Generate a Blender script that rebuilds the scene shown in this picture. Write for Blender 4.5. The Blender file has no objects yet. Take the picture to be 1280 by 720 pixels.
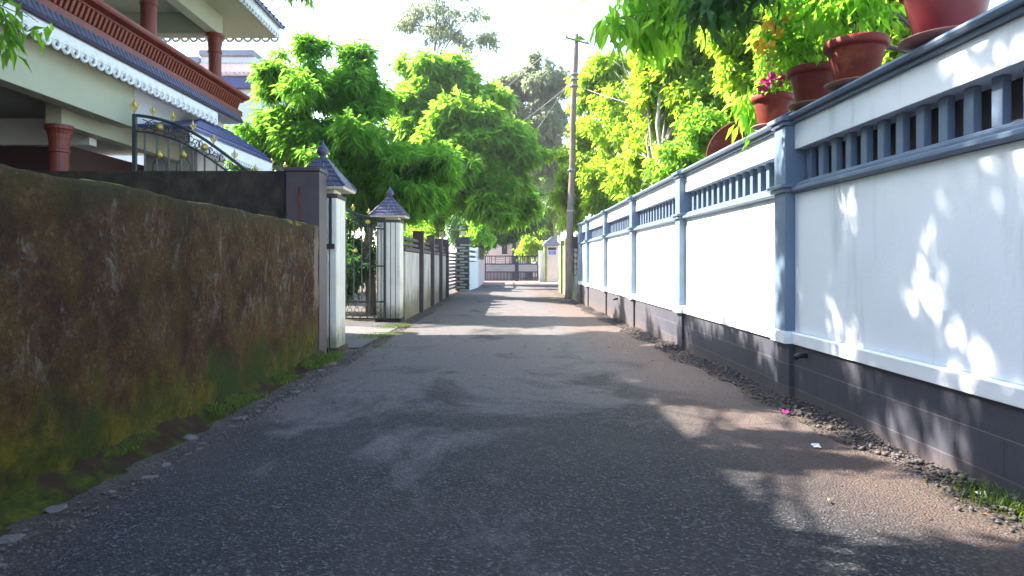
import bpy, bmesh, math, random
import numpy as np
from mathutils import Vector, Matrix, noise
R = math.radians
random.seed(7)
C = bpy.context.scene.collection
F = 850.0; VX = 630.0; VY = 328.5; CZ = 1.4

def P(px, py, Y):
    return Vector(((px-VX)*Y/F, Y, CZ-(py-VY)*Y/F))

def gz(y):
    if y < 3: return 0.04
    if y < 22: return -.01*(y-7)
    if y < 28: return -.15 - .015*(1-((28-y)/6)**2)
    return -.165

# ------------------------------------------------------------ materials
def N(nt, t, **kw):
    n = nt.nodes.new(t)
    for k, v in kw.items():
        if k.startswith('i_'):
            key = k[2:]
            key = int(key) if key.isdigit() else key.replace('_', ' ')
            n.inputs[key].default_value = v
        else: setattr(n, k, v)
    return n

def newmat(name):
    m = bpy.data.materials.new(name); m.use_nodes = True
    nt = m.node_tree; nt.nodes.clear()
    out = N(nt, 'ShaderNodeOutputMaterial')
    b = N(nt, 'ShaderNodeBsdfPrincipled')
    nt.links.new(b.outputs[0], out.inputs[0])
    return m, nt, b, out

def c4(c): return (c[0], c[1], c[2], 1)

def ramp(nt, src, stops):
    r = N(nt, 'ShaderNodeValToRGB')
    e = r.color_ramp.elements
    while len(e) < len(stops): e.new(.5)
    for el, (p, c) in zip(e, stops):
        el.position = p; el.color = c4(c) if isinstance(c, (tuple, list)) else (c, c, c, 1)
    nt.links.new(src, r.inputs[0])
    return r.outputs[0]

def noisetex(nt, vec, scale, detail=4, rough=.55, mapping=None, dist=0):
    t = N(nt, 'ShaderNodeTexNoise'); t.inputs['Scale'].default_value = scale
    t.inputs['Detail'].default_value = detail; t.inputs['Roughness'].default_value = rough
    t.inputs['Distortion'].default_value = dist
    if mapping:
        mp = N(nt, 'ShaderNodeMapping'); mp.inputs['Scale'].default_value = mapping
        nt.links.new(vec, mp.inputs[0]); vec = mp.outputs[0]
    nt.links.new(vec, t.inputs['Vector'])
    return t.outputs[0]

def mix(nt, fac, a, b, mode='MIX'):
    m = N(nt, 'ShaderNodeMix', data_type='RGBA', blend_type=mode)
    for s, i in ((fac, 0), (a, 6), (b, 7)):
        if isinstance(s, (int, float)): m.inputs[i].default_value = s
        elif isinstance(s, (tuple, list)): m.inputs[i].default_value = c4(s)
        else: nt.links.new(s, m.inputs[i])
    return m.outputs[2]

def math_(nt, op, a, b=None, c=None, clamp=False):
    m = N(nt, 'ShaderNodeMath', operation=op); m.use_clamp = clamp
    for i, s in enumerate((a, b, c)):
        if s is None: continue
        if isinstance(s, (int, float)): m.inputs[i].default_value = s
        else: nt.links.new(s, m.inputs[i])
    return m.outputs[0]

def bump(nt, b, h, strength, dist=.01):
    bp = N(nt, 'ShaderNodeBump'); bp.inputs['Strength'].default_value = strength
    bp.inputs['Distance'].default_value = dist
    nt.links.new(h, bp.inputs['Height']); nt.links.new(bp.outputs[0], b.inputs['Normal'])

def pos(nt):
    return N(nt, 'ShaderNodeNewGeometry').outputs['Position']

def maprange(nt, v, a, b, c=0., d=1.):
    m = N(nt, 'ShaderNodeMapRange'); nt.links.new(v, m.inputs[0])
    for i, x in enumerate((a, b, c, d)): m.inputs[i+1].default_value = x
    return m.outputs[0]

def simple(name, col, rough=.6, var=.25, scale=3., bstr=.2, bscale=60., dirt=None, dirtamt=.0, metal=0, streak=None, spec=.5, ground=None):
    m, nt, b, o = newmat(name)
    p = pos(nt)
    n1 = noisetex(nt, p, scale, 5, .6)
    dark = tuple(x*(1-var) for x in col); lite = tuple(min(1, x*(1+var*.6)) for x in col)
    col_out = ramp(nt, n1, [(.3, dark), (.7, lite)])
    if dirt:
        n2 = noisetex(nt, p, scale*.7, 8, .7, mapping=streak or (1, 1, 1), dist=.3)
        f = ramp(nt, n2, [(.62-dirtamt*.35, 0.), (.78-dirtamt*.25, 1.)])
        col_out = mix(nt, f, col_out, dirt)
    if ground:   # splashed soil near the ground
        sz = N(nt, 'ShaderNodeSeparateXYZ'); nt.links.new(p, sz.inputs[0])
        n3 = noisetex(nt, p, 3, 6, .7, mapping=(1, 1, .5))
        h = math_(nt, 'ADD', sz.outputs[2], math_(nt, 'MULTIPLY', n3, -ground[1]*2.2))
        f = maprange(nt, h, -ground[1]*.9, -ground[1]*.1, 1, 0)
        col_out = mix(nt, math_(nt, 'MULTIPLY', f, .85), col_out, ground[0])
    nt.links.new(col_out, b.inputs['Base Color'])
    b.inputs['Roughness'].default_value = rough; b.inputs['Metallic'].default_value = metal
    b.inputs['Specular IOR Level'].default_value = spec
    if bstr: bump(nt, b, noisetex(nt, p, bscale, 4, .6), bstr, .006)
    return m

def leafmat(name, c0, c1, tr, trans=.55, rough=.5):
    m = bpy.data.materials.new(name); m.use_nodes = True
    nt = m.node_tree; nt.nodes.clear()
    out = N(nt, 'ShaderNodeOutputMaterial')
    g = N(nt, 'ShaderNodeNewGeometry')
    col = ramp(nt, g.outputs['Random Per Island'], [(0, c0), (.75, c1), (1, tuple(x*1.5 for x in c1))])
    big = noisetex(nt, g.outputs['Position'], .9, 3)
    col = mix(nt, ramp(nt, big, [(.35, 0.), (.65, 1.)]), mix(nt, 1., col, (.62, .72, .7), 'MULTIPLY'), col)
    d = N(nt, 'ShaderNodeBsdfPrincipled'); nt.links.new(col, d.inputs['Base Color'])
    d.inputs['Roughness'].default_value = rough; d.inputs['Specular IOR Level'].default_value = .35
    t = N(nt, 'ShaderNodeBsdfTranslucent')
    tc = mix(nt, g.outputs['Random Per Island'], tr, tuple(x*.55 for x in tr))
    nt.links.new(tc, t.inputs[0])
    mx = N(nt, 'ShaderNodeMixShader'); mx.inputs[0].default_value = trans
    nt.links.new(d.outputs[0], mx.inputs[1]); nt.links.new(t.outputs[0], mx.inputs[2])
    nt.links.new(mx.outputs[0], out.inputs[0])
    return m

M = {}
SOIL = (.10, .065, .045)
M['white'] = simple('white_paint', (.79, .83, .86), .5, .05, 1.2, .25, 30, spec=.35, dirt=(.52, .55, .56), dirtamt=.2, streak=(2.2, 2.2, .3))
M['white_low'] = simple('white_paint_strip', (.78, .81, .83), .5, .06, 2, .3, 40, dirt=(.50, .49, .47), dirtamt=.14)
M['blue'] = simple('blue_grey_paint', (.125, .18, .26), .5, .14, 3, .25, 40, dirt=(.19, .23, .29), dirtamt=.18, streak=(2, 2, .4))
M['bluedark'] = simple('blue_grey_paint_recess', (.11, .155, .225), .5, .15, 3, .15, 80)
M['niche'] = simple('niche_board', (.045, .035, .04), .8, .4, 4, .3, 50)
M['darkpillar'] = simple('dark_brown_paint', (.055, .035, .045), .55, .3, 4, .3, 50, dirt=(.10, .085, .07), dirtamt=.1, streak=(1, 1, .3))
M['flute'] = simple('fluted_white', (.74, .71, .60), .6, .08, 3, .2, 60, dirt=(.36, .33, .24), dirtamt=.12, streak=(1.5, 1.5, .25), ground=((.13, .13, .06), .45))
M['groove'] = simple('groove_dark', (.05, .06, .05), .8, .3)
M['cream'] = simple('cream_paint', (.62, .58, .46), .6, .1, 2, .2, 60, dirt=(.35, .3, .2), dirtamt=.08)
M['tile'] = simple('purple_roof_tile', (.062, .058, .115), .4, .35, 8, .3, 40)
M['tileblue'] = simple('blue_roof_tile', (.05, .05, .18), .4, .3, 5, .2, 40)
M['iron'] = simple('wrought_iron', (.055, .062, .066), .4, .25, 9, .15, 90, metal=.3)
M['gold'] = simple('gold_paint', (.62, .47, .12), .4, .3, 12, .1, 80, metal=.35)
M['stain'] = simple('stained_plaster', (.52, .50, .46), .8, .12, 2, .4, 40, dirt=(.20, .18, .145), dirtamt=.45, streak=(1.4, 1.4, .35), ground=((.11, .10, .04), .8))
M['rail'] = simple('brown_rail', (.075, .06, .06), .7, .3, 6, .3, 60)
M['concrete'] = simple('old_dark_concrete', (.045, .030, .020), .9, .75, 4, .9, 22, dirt=(.012, .009, .008), dirtamt=.42, streak=(1.6, 1.6, .5))
M['terra'] = simple('terracotta', (.15, .020, .010), .7, .35, 7, .25, 70, dirt=(.24, .075, .03), dirtamt=.22, spec=.25)
M['terra_rim'] = simple('terracotta_rim', (.17, .016, .012), .6, .2, 8, .2, 70, spec=.3)
M['saucer'] = simple('clay_saucer', (.30, .13, .11), .6, .25, 9, .2, 70)
M['potdeep'] = simple('maroon_pot', (.15, .010, .016), .45, .2, 6, .15, 70)
M['bark'] = simple('bark', (.13, .10, .075), .9, .4, 5, .9, 18, streak=(1, 1, .3), dirt=(.05, .04, .03), dirtamt=.2)
M['palebark'] = simple('pale_bark', (.36, .32, .27), .9, .3, 6, .8, 16, dirt=(.12, .10, .08), dirtamt=.25)
M['redpaint'] = simple('rust_red_paint', (.17, .028, .014), .5, .25, 5, .2, 60)
M['fret'] = simple('white_fretwork', (.74, .76, .78), .5, .08, 6, .15, 80, dirt=(.30, .27, .24), dirtamt=.03)
M['house'] = simple('house_cream', (.40, .41, .30), .75, .08, 1.2, .2, 50)
M['houselite'] = simple('house_offwhite', (.60, .62, .62), .75, .06, 1.2, .2, 50)
M['soffit'] = simple('soffit', (.30, .29, .24), .8, .1, 1, .1, 50)
M['maroon'] = simple('dark_maroon_wood', (.04, .012, .012), .6, .3)
M['pole'] = simple('old_pole', (.17, .14, .125), .85, .35, 4, .6, 30, dirt=(.30, .12, .04), dirtamt=.22, streak=(1, 1, .5))
M['steel'] = simple('galvanised', (.30, .30, .31), .5, .2, 8, .2, 60, metal=.4)
M['black'] = simple('black_plastic', (.012, .012, .014), .5, .2)
M['limewall'] = simple('algae_green_plaster', (.22, .26, .10), .8, .35, 3, .4, 40, dirt=(.10, .13, .05), dirtamt=.35, streak=(1.2, 1.2, .3))
M['pinkwall'] = simple('pinkish_plaster', (.50, .43, .41), .8, .15, 2, .3, 40, dirt=(.22, .17, .14), dirtamt=.2)
M['stonelite'] = simple('pale_stone', (.34, .36, .34), .8, .2, 6, .4, 40)
M['stonedark'] = simple('slate_stone', (.045, .05, .065), .7, .3, 6, .4, 40)
M['gateblue'] = simple('navy_gate_paint', (.018, .022, .055), .45, .25, 5, .15, 60)
M['gategrey'] = simple('grey_gate_sheet', (.33, .33, .35), .5, .1, 2, .1, 60)
M['lamp'] = simple('lantern_glass', (.80, .66, .36), .4, .1, 8, .0)
M['blueplate'] = simple('blue_plate', (.09, .13, .50), .4, .1, 9, 0)
M['window'] = simple('dark_window', (.04, .04, .05), .2, .2)
M['redtile'] = simple('red_white_tiles', (.55, .40, .38), .7, .3, 9, .6, 12)
M['greycap'] = simple('grey_cap', (.20, .22, .27), .7, .2)
M['stone'] = simple('rubble_stone', (.12, .10, .09), .9, .45, 9, .6, 40)
M['gravel'] = simple('dark_gravel', (.09, .075, .075), .9, .7, 30, .3, 80)
M['litter'] = simple('pale_litter', (.6, .6, .6), .7, .1)
M['magenta'] = simple('magenta_petal', (.55, .02, .25), .5, .2, 20, 0)
M['marigold'] = simple('orange_yellow_petal', (.95, .55, .03), .5, .3, 20, 0)
M['soil'] = simple('potting_soil', (.035, .022, .015), .95, .4, 20, .6, 60)
M['rosette'] = M['gold']

# moss
def mossmat():
    m, nt, b, o = newmat('moss')
    p = pos(nt)
    n = noisetex(nt, p, 9, 6, .7)
    c = ramp(nt, n, [(.3, (.016, .018, .006)), (.5, (.045, .055, .007)), (.72, (.11, .11, .010))])
    n2 = noisetex(nt, p, 3.3, 4)
    c = mix(nt, ramp(nt, n2, [(.47, 0.), (.58, 1.)]), c, (.045, .024, .014))
    nt.links.new(c, b.inputs['Base Color']); b.inputs['Roughness'].default_value = .95
    b.inputs['Specular IOR Level'].default_value = .15
    bump(nt, b, noisetex(nt, p, 90, 4, .7), .9, .02)
    return m
M['moss'] = mossmat()
M['mosstop'] = simple('sunlit_moss', (.17, .15, .010), .95, .5, 11, .9, 80, dirt=(.08, .055, .015), dirtamt=.22)  # brighter, yellower moss; the backlit glow of the top edge is painted in

def mossywall():
    m, nt, b, o = newmat('mossy_plaster')
    p = pos(nt)
    s = N(nt, 'ShaderNodeSeparateXYZ'); nt.links.new(p, s.inputs[0])
    Y, Z = s.outputs[1], s.outputs[2]
    n0 = noisetex(nt, p, 2.2, 8, .68)
    base = ramp(nt, n0, [(.30, (.020, .010, .006)), (.46, (.070, .031, .013)), (.60, (.125, .060, .021)), (.74, (.18, .105, .04))])
    nf = noisetex(nt, p, 14, 8, .75)
    base = mix(nt, ramp(nt, nf, [(.47, 0.), (.62, .65)]), base, (.032, .016, .009))
    # mustard algae
    n1 = noisetex(nt, p, 1.5, 7, .65, mapping=(1, .8, .5), dist=.6)
    al = ramp(nt, n1, [(.47, 0.), (.60, 1.)])
    base = mix(nt, math_(nt, 'MULTIPLY', al, .55), base, (.13, .075, .008))
    nh = noisetex(nt, p, 42, 6, .8)
    base = mix(nt, ramp(nt, nh, [(.38, .6), (.54, 0.)]), base, (.018, .010, .006))
    vf = N(nt, 'ShaderNodeTexVoronoi'); vf.inputs['Scale'].default_value = 34; nt.links.new(p, vf.inputs['Vector'])
    vs_ = N(nt, 'ShaderNodeSeparateColor'); nt.links.new(vf.outputs['Color'], vs_.inputs[0])
    base = mix(nt, math_(nt, 'MULTIPLY', ramp(nt, vs_.outputs[0], [(.80, 0.), (.92, .7)]), ramp(nt, n0, [(.45, 0.), (.58, 1.)])), base, (.19, .115, .055))
    # pale peeling flakes and runs
    n2 = noisetex(nt, p, 3.2, 9, .75, mapping=(1, 1.25, .85), dist=.7)
    n2b = noisetex(nt, p, 1.1, 3)
    zmask = maprange(nt, Z, .45, 1.0)
    f = ramp(nt, n2, [(.545, 0.), (.60, 1.)])
    f = math_(nt, 'MULTIPLY', f, ramp(nt, n2b, [(.40, 0.), (.52, 1.)]))
    f = math_(nt, 'MULTIPLY', f, zmask)
    f = math_(nt, 'MULTIPLY', f, ramp(nt, nf, [(.40, .15), (.60, .85)]))
    base = mix(nt, f, base, (.27, .225, .18))
    n2c = noisetex(nt, p, 9, 8, .75, mapping=(1, 1.2, .55), dist=.8)
    f3 = math_(nt, 'MULTIPLY', ramp(nt, n2c, [(.56, 0.), (.63, 1.)]), maprange(nt, Y, 4., 9., .15, .8))
    f3 = math_(nt, 'MULTIPLY', f3, maprange(nt, Z, .5, 1.1))
    base = mix(nt, f3, base, (.24, .21, .17))
    # far pale edge strip
    n5 = noisetex(nt, p, 6, 6, .7)
    ef = maprange(nt, math_(nt, 'ADD', Y, math_(nt, 'MULTIPLY', n5, .35)), 9.78, 9.84)
    ef = math_(nt, 'MULTIPLY', ef, maprange(nt, Z, .7, .95))
    base = mix(nt, math_(nt, 'MULTIPLY', ef, .75), base, (.30, .25, .18))
    # moss rising from the foot and creeping from the top
    n3 = noisetex(nt, p, 2.6, 8, .7, mapping=(1, 1, .7))
    lo = math_(nt, 'ADD', Z, math_(nt, 'MULTIPLY', n3, -1.9))
    lm = maprange(nt, lo, -.72, -.30, 1, 0)
    mcol = ramp(nt, noisetex(nt, p, 5, 7, .7), [(.32, (.02, .022, .005)), (.5, (.085, .085, .007)), (.6, (.17, .13, .010)), (.72, (.06, .025, .010))])
    gcol = mix(nt, ramp(nt, noisetex(nt, p, .9, 2), [(.48, 0.), (.58, 1.)]), mcol, (.03, .062, .008))
    base = mix(nt, math_(nt, 'MULTIPLY', lm, .9), base, gcol)
    hi = math_(nt, 'ADD', Z, math_(nt, 'MULTIPLY', n3, .9))
    hm = maprange(nt, hi, 2.12, 2.42)
    base = mix(nt, math_(nt, 'MULTIPLY', hm, .75), base, (.05, .046, .012))
    nt.links.new(base, b.inputs['Base Color']); b.inputs['Roughness'].default_value = .92
    b.inputs['Specular IOR Level'].default_value = .2
    h = math_(nt, 'ADD', math_(nt, 'MULTIPLY', noisetex(nt, p, 28, 8, .75), 1.), math_(nt, 'MULTIPLY', f, .5))
    h = math_(nt, 'ADD', h, math_(nt, 'MULTIPLY', nh, .6))
    bump(nt, b, h, 1., .035)
    return m
M['mossywall'] = mossywall()

def plinthmat():
    m, nt, b, o = newmat('block_plinth')
    p = pos(nt)
    s = N(nt, 'ShaderNodeSeparateXYZ'); nt.links.new(p, s.inputs[0])
    cb = N(nt, 'ShaderNodeCombineXYZ')
    nt.links.new(s.outputs[1], cb.inputs[0])
    nt.links.new(math_(nt, 'ADD', s.outputs[2], .11), cb.inputs[1])
    br = N(nt, 'ShaderNodeTexBrick'); nt.links.new(cb.outputs[0], br.inputs[0])
    br.inputs['Scale'].default_value = 1; br.inputs['Brick Width'].default_value = .40
    br.inputs['Row Height'].default_value = .235; br.inputs['Mortar Size'].default_value = .006
    br.inputs['Mortar Smooth'].default_value = .3; br.inputs['Bias'].default_value = 0
    br.inputs['Color1'].default_value = (.034, .036, .054, 1)
    br.inputs['Color2'].default_value = (.047, .048, .068, 1)
    br.inputs['Mortar'].default_value = (.028, .025, .032, 1)
    # pale raised horizontal joint
    fr = math_(nt, 'FRACT', math_(nt, 'DIVIDE', math_(nt, 'ADD', s.outputs[2], .11), .235))
    ln = math_(nt, 'LESS_THAN', fr, .035)
    n = noisetex(nt, p, 3, 7, .7)
    c = mix(nt, ramp(nt, n, [(.4, 0.), (.75, .5)]), br.outputs[0], (.075, .068, .080))
    c = mix(nt, math_(nt, 'MULTIPLY', ln, .55), c, (.24, .21, .21))
    # far bays blend to a paler, greyer tone
    far = maprange(nt, math_(nt, 'ADD', s.outputs[1], math_(nt, 'MULTIPLY', n, 5)), 14.5, 18, 0, .75)
    c = mix(nt, far, c, (.07, .062, .07))
    n3 = noisetex(nt, p, 4, 6, .7)
    h = math_(nt, 'ADD', s.outputs[2], math_(nt, 'MULTIPLY', n3, -.5))
    c = mix(nt, maprange(nt, h, -.28, -.08, .6, 0), c, (.12, .08, .062))
    nt.links.new(c, b.inputs['Base Color']); b.inputs['Roughness'].default_value = .7
    hh = math_(nt, 'ADD', math_(nt, 'MULTIPLY', br.outputs[1], -1.), math_(nt, 'MULTIPLY', noisetex(nt, p, 60, 4), .5))
    bump(nt, b, hh, .5, .008)
    return m
M['plinth'] = plinthmat()

def roadmat():
    m, nt, b, o = newmat('asphalt')
    p = pos(nt)
    s = N(nt, 'ShaderNodeSeparateXYZ'); nt.links.new(p, s.inputs[0])
    X, Y = s.outputs[0], s.outputs[1]
    v = N(nt, 'ShaderNodeTexVoronoi'); v.inputs['Scale'].default_value = 75; nt.links.new(p, v.inputs['Vector'])
    sp = N(nt, 'ShaderNodeSeparateColor'); nt.links.new(v.outputs['Color'], sp.inputs[0])
    c = ramp(nt, sp.outputs[0], [(0, (.006, .0065, .009)), (.5, (.018, .018, .023)), (.85, (.042, .040, .046)), (1, (.15, .14, .14))])
    n = noisetex(nt, p, .55, 6, .62, dist=.4)
    c = mix(nt, ramp(nt, n, [(.35, 0.), (.7, .55)]), c, (.070, .062, .062))
    nm = noisetex(nt, p, 6, 6, .75)
    c = mix(nt, ramp(nt, nm, [(.45, 0.), (.75, .45)]), c, (.015, .015, .02))
    # worn dusty patches, larger and paler further along
    n2 = noisetex(nt, p, .5, 7, .68, mapping=(1.1, .8, 1), dist=.5)
    fy = maprange(nt, Y, 3., 10.5, 0., .22)
    a = math_(nt, 'ADD', n2, fy)
    dust = ramp(nt, a, [(.555, 0.), (.66, .85)])
    fine = ramp(nt, noisetex(nt, p, 40, 5, .8), [(.38, .25), (.62, 1.)])
    dust = math_(nt, 'MULTIPLY', dust, fine)
    c = mix(nt, dust, c, (.20, .175, .175))
    # soil washed in from both edges; the sun patch's warm tone painted in at right
    ax = math_(nt, 'ABSOLUTE', math_(nt, 'SUBTRACT', X, .05))
    e = math_(nt, 'ADD', ax, math_(nt, 'MULTIPLY', n2, 1.4))
    e = math_(nt, 'ADD', e, math_(nt, 'ADD', maprange(nt, X, .2, 1.0, 0., .25), math_(nt, 'MULTIPLY', maprange(nt, X, .7, 1.3, 0, 1.), maprange(nt, Y, 3.2, 4.6, 0., .55))))
    ef = math_(nt, 'MULTIPLY', maprange(nt, e, 2.55, 3.35, 0, .95), fine)
    crk = N(nt, 'ShaderNodeTexVoronoi', feature='DISTANCE_TO_EDGE'); crk.inputs['Scale'].default_value = .8
    wv = N(nt, 'ShaderNodeMix', data_type='RGBA'); wv.inputs[0].default_value = .22
    nt.links.new(p, wv.inputs[6]); t_ = N(nt, 'ShaderNodeTexNoise'); t_.inputs['Scale'].default_value = 2.2; t_.inputs['Detail'].default_value = 6
    nt.links.new(p, t_.inputs['Vector']); nt.links.new(t_.outputs[1], wv.inputs[7]); nt.links.new(wv.outputs[2], crk.inputs['Vector'])
    cr = math_(nt, 'MULTIPLY', ramp(nt, crk.outputs[0], [(0, 1.), (.012, 0.)]), ramp(nt, n, [(.45, 0.), (.6, .7)]))
    c = mix(nt, cr, c, (.012, .011, .011))
    c = mix(nt, ef, c, (.13, .084, .066))
    nt.links.new(c, b.inputs['Base Color'])
    b.inputs['Roughness'].default_value = .85; b.inputs['Specular IOR Level'].default_value = .35
    h = math_(nt, 'ADD', v.outputs['Distance'], math_(nt, 'MULTIPLY', noisetex(nt, p, 30, 6, .8), 1.1))
    bump(nt, b, h, .9, .02)
    return m
M['road'] = roadmat()

def groundmat():
    m, nt, b, o = newmat('soil_ground')
    p = pos(nt)
    n = noisetex(nt, p, 2.2, 8, .7)
    c = ramp(nt, n, [(.3, (.045, .032, .026)), (.5, (.10, .07, .052)), (.7, (.16, .115, .085))])
    v = N(nt, 'ShaderNodeTexVoronoi'); v.inputs['Scale'].default_value = 45; nt.links.new(p, v.inputs['Vector'])
    sp = N(nt, 'ShaderNodeSeparateColor'); nt.links.new(v.outputs['Color'], sp.inputs[0])
    c = mix(nt, ramp(nt, sp.outputs[0], [(.5, 0.), (.9, .6)]), c, (.05, .045, .045))
    nt.links.new(c, b.inputs['Base Color']); b.inputs['Roughness'].default_value = .95
    bump(nt, b, math_(nt, 'ADD', noisetex(nt, p, 25, 8, .8), v.outputs['Distance']), 1., .03)
    return m
M['ground'] = groundmat()
M['driveway'] = simple('driveway_concrete', (.09, .085, .085), .85, .3, 2, .4, 40, dirt=(.09, .08, .06), dirtamt=.2)
M['redpave'] = simple('red_paving', (.34, .20, .16), .85, .25, 2, .3, 40)

M['leaf_lime'] = leafmat('leaf_lime', (.07, .13, .012), (.13, .21, .02), (.66, .98, .05), .65)
M['leaf_mid'] = leafmat('leaf_mid', (.045, .11, .018), (.10, .19, .03), (.50, .95, .06), .6)
M['leaf_bamboo'] = leafmat('leaf_narrow', (.04, .11, .022), (.085, .19, .035), (.36, .80, .07), .58)
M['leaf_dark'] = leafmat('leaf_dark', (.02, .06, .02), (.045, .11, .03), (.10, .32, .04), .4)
M['leaf_far'] = leafmat('leaf_far', (.09, .12, .07), (.17, .21, .12), (.45, .55, .28), .5)  # paled, greyed leaves; the wash of glare is put into the colour
M['grass'] = leafmat('grass_blades', (.05, .09, .012), (.10, .15, .02), (.22, .36, .03), .4)
M['leaf_fresh'] = leafmat('leaf_fresh', (.08, .16, .012), (.14, .24, .02), (.46, .95, .06), .68)

# ------------------------------------------------------------ mesh helpers
def tag(o, label=None, cat=None, group=None, kind=None):
    if label: o['label'] = label
    if cat: o['category'] = cat
    if group: o['group'] = group
    if kind: o['kind'] = kind
    return o

def thing(name, label, cat, loc=(0, 0, 0), group=None):
    o = bpy.data.objects.new(name, None); C.objects.link(o)
    o.location = loc; o.empty_display_size = .2
    return tag(o, label, cat, group)

def root_loc(p):
    v = Vector((0, 0, 0))
    while p is not None:
        v += Vector(p.location); p = p.parent
    return v

def link_mesh(name, me, mat, parent=None, smooth=False, bevel=0):
    o = bpy.data.objects.new(name, me); C.objects.link(o)
    me.materials.append(mat)
    if parent is not None:
        me.transform(Matrix.Translation(-root_loc(parent))); o.parent = parent
    if smooth: me.shade_smooth()
    if bevel:
        b = o.modifiers.new('bevel', 'BEVEL'); b.width = bevel; b.segments = 2; b.limit_method = 'ANGLE'
        b.harden_normals = False
    return o

def obj(name, bm, mat, parent=None, smooth=False, bevel=0):
    me = bpy.data.meshes.new(name); bmesh.ops.recalc_face_normals(bm, faces=bm.faces)
    bm.to_mesh(me); bm.free()
    return link_mesh(name, me, mat, parent, smooth, bevel)

def nb(): return bmesh.new()

def box(bm, x0, x1, y0, y1, z0, z1):
    v = [bm.verts.new(c) for c in ((x0, y0, z0), (x1, y0, z0), (x1, y1, z0), (x0, y1, z0), (x0, y0, z1), (x1, y0, z1), (x1, y1, z1), (x0, y1, z1))]
    for f in ((0, 3, 2, 1), (4, 5, 6, 7), (0, 1, 5, 4), (1, 2, 6, 5), (2, 3, 7, 6), (3, 0, 4, 7)):
        bm.faces.new([v[i] for i in f])
    return bm

def prism(bm, pts, a0, a1, axis='y'):
    """extrude a closed 2-D profile; axis y: pts are (x, z); axis x: pts are (y, z); axis z: (x, y)"""
    def mk(p, a):
        return (p[0], a, p[1]) if axis == 'y' else (a, p[0], p[1]) if axis == 'x' else (p[0], p[1], a)
    A = [bm.verts.new(mk(p, a0)) for p in pts]; B = [bm.verts.new(mk(p, a1)) for p in pts]
    n = len(pts)
    bm.faces.new(A); bm.faces.new(B[::-1])
    for i in range(n): bm.faces.new((A[i], A[(i+1) % n], B[(i+1) % n], B[i]))
    return bm

def tube(bm, pts, rad, seg=8, cap=True):
    pts = [Vector(p) for p in pts]
    if not isinstance(rad, (list, tuple)): rad = [rad]*len(pts)
    rings = []
    up = Vector((0, 0, 1))
    prev = None
    for i, p in enumerate(pts):
        d = (pts[min(i+1, len(pts)-1)] - pts[max(i-1, 0)])
        if d.length < 1e-7: d = Vector((0, 0, 1))
        d.normalize()
        if prev is None:
            a = d.cross(up if abs(d.z) < .9 else Vector((1, 0, 0))).normalized()
        else:
            a = (prev - d*prev.dot(d))
            a = a.normalized() if a.length > 1e-6 else d.cross(up).normalized()
        prev = a
        b = d.cross(a)
        rings.append([bm.verts.new(p + (a*math.cos(t*2*math.pi/seg) + b*math.sin(t*2*math.pi/seg))*rad[i]) for t in range(seg)])
    for r0, r1 in zip(rings, rings[1:]):
        for i in range(seg): bm.faces.new((r0[i], r0[(i+1) % seg], r1[(i+1) % seg], r1[i]))
    if cap: bm.faces.new(rings[0][::-1]); bm.faces.new(rings[-1])
    return bm

def lathe(bm, cx, cy, prof, seg=24, rot=0, open_=False):
    rings = []
    for r, z in prof:
        rings.append([bm.verts.new((cx+r*math.cos(rot+2*math.pi*t/seg), cy+r*math.sin(rot+2*math.pi*t/seg), z)) for t in range(seg)])
    for r0, r1 in zip(rings, rings[1:]):
        for i in range(seg): bm.faces.new((r0[i], r0[(i+1) % seg], r1[(i+1) % seg], r1[i]))
    if not open_:
        bm.faces.new(rings[0][::-1]); bm.faces.new(rings[-1])
    return bm

def ring(bm, c, ax, r, t, seg=12, tseg=6):
    """torus centred c, in the plane normal to axis ax ('x' or 'y')"""
    pts = []
    for i in range(seg+1):
        a = 2*math.pi*i/seg
        o = Vector((0, math.cos(a), math.sin(a))) if ax == 'x' else Vector((math.cos(a), 0, math.sin(a)))
        pts.append(Vector(c)+o*r)
    tube(bm, pts, t, tseg, cap=False)

def tri_mesh(name, verts, faces):
    """verts (n,3) array, faces (m,k) array -> mesh, fast"""
    verts = np.asarray(verts, np.float32); faces = np.asarray(faces, np.int32)
    k = faces.shape[1]
    me = bpy.data.meshes.new(name)
    me.vertices.add(len(verts)); me.vertices.foreach_set('co', verts.ravel())
    me.loops.add(faces.size); me.loops.foreach_set('vertex_index', faces.ravel())
    me.polygons.add(len(faces))
    me.polygons.foreach_set('loop_start', np.arange(0, faces.size, k, dtype=np.int32))
    me.polygons.foreach_set('loop_total', np.full(len(faces), k, np.int32))
    me.update(calc_edges=True)
    return me

def sinnoise(p, f, rng):
    s = np.zeros(len(p))
    for i in range(6):
        d = rng.normal(size=3); d /= np.linalg.norm(d)
        s += np.sin((p @ d)*f*(.6+i*.25) + rng.uniform(0, 6.28))
    return s/6

def unit(v): return v/np.maximum(np.linalg.norm(v, axis=-1, keepdims=True), 1e-6)

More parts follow.
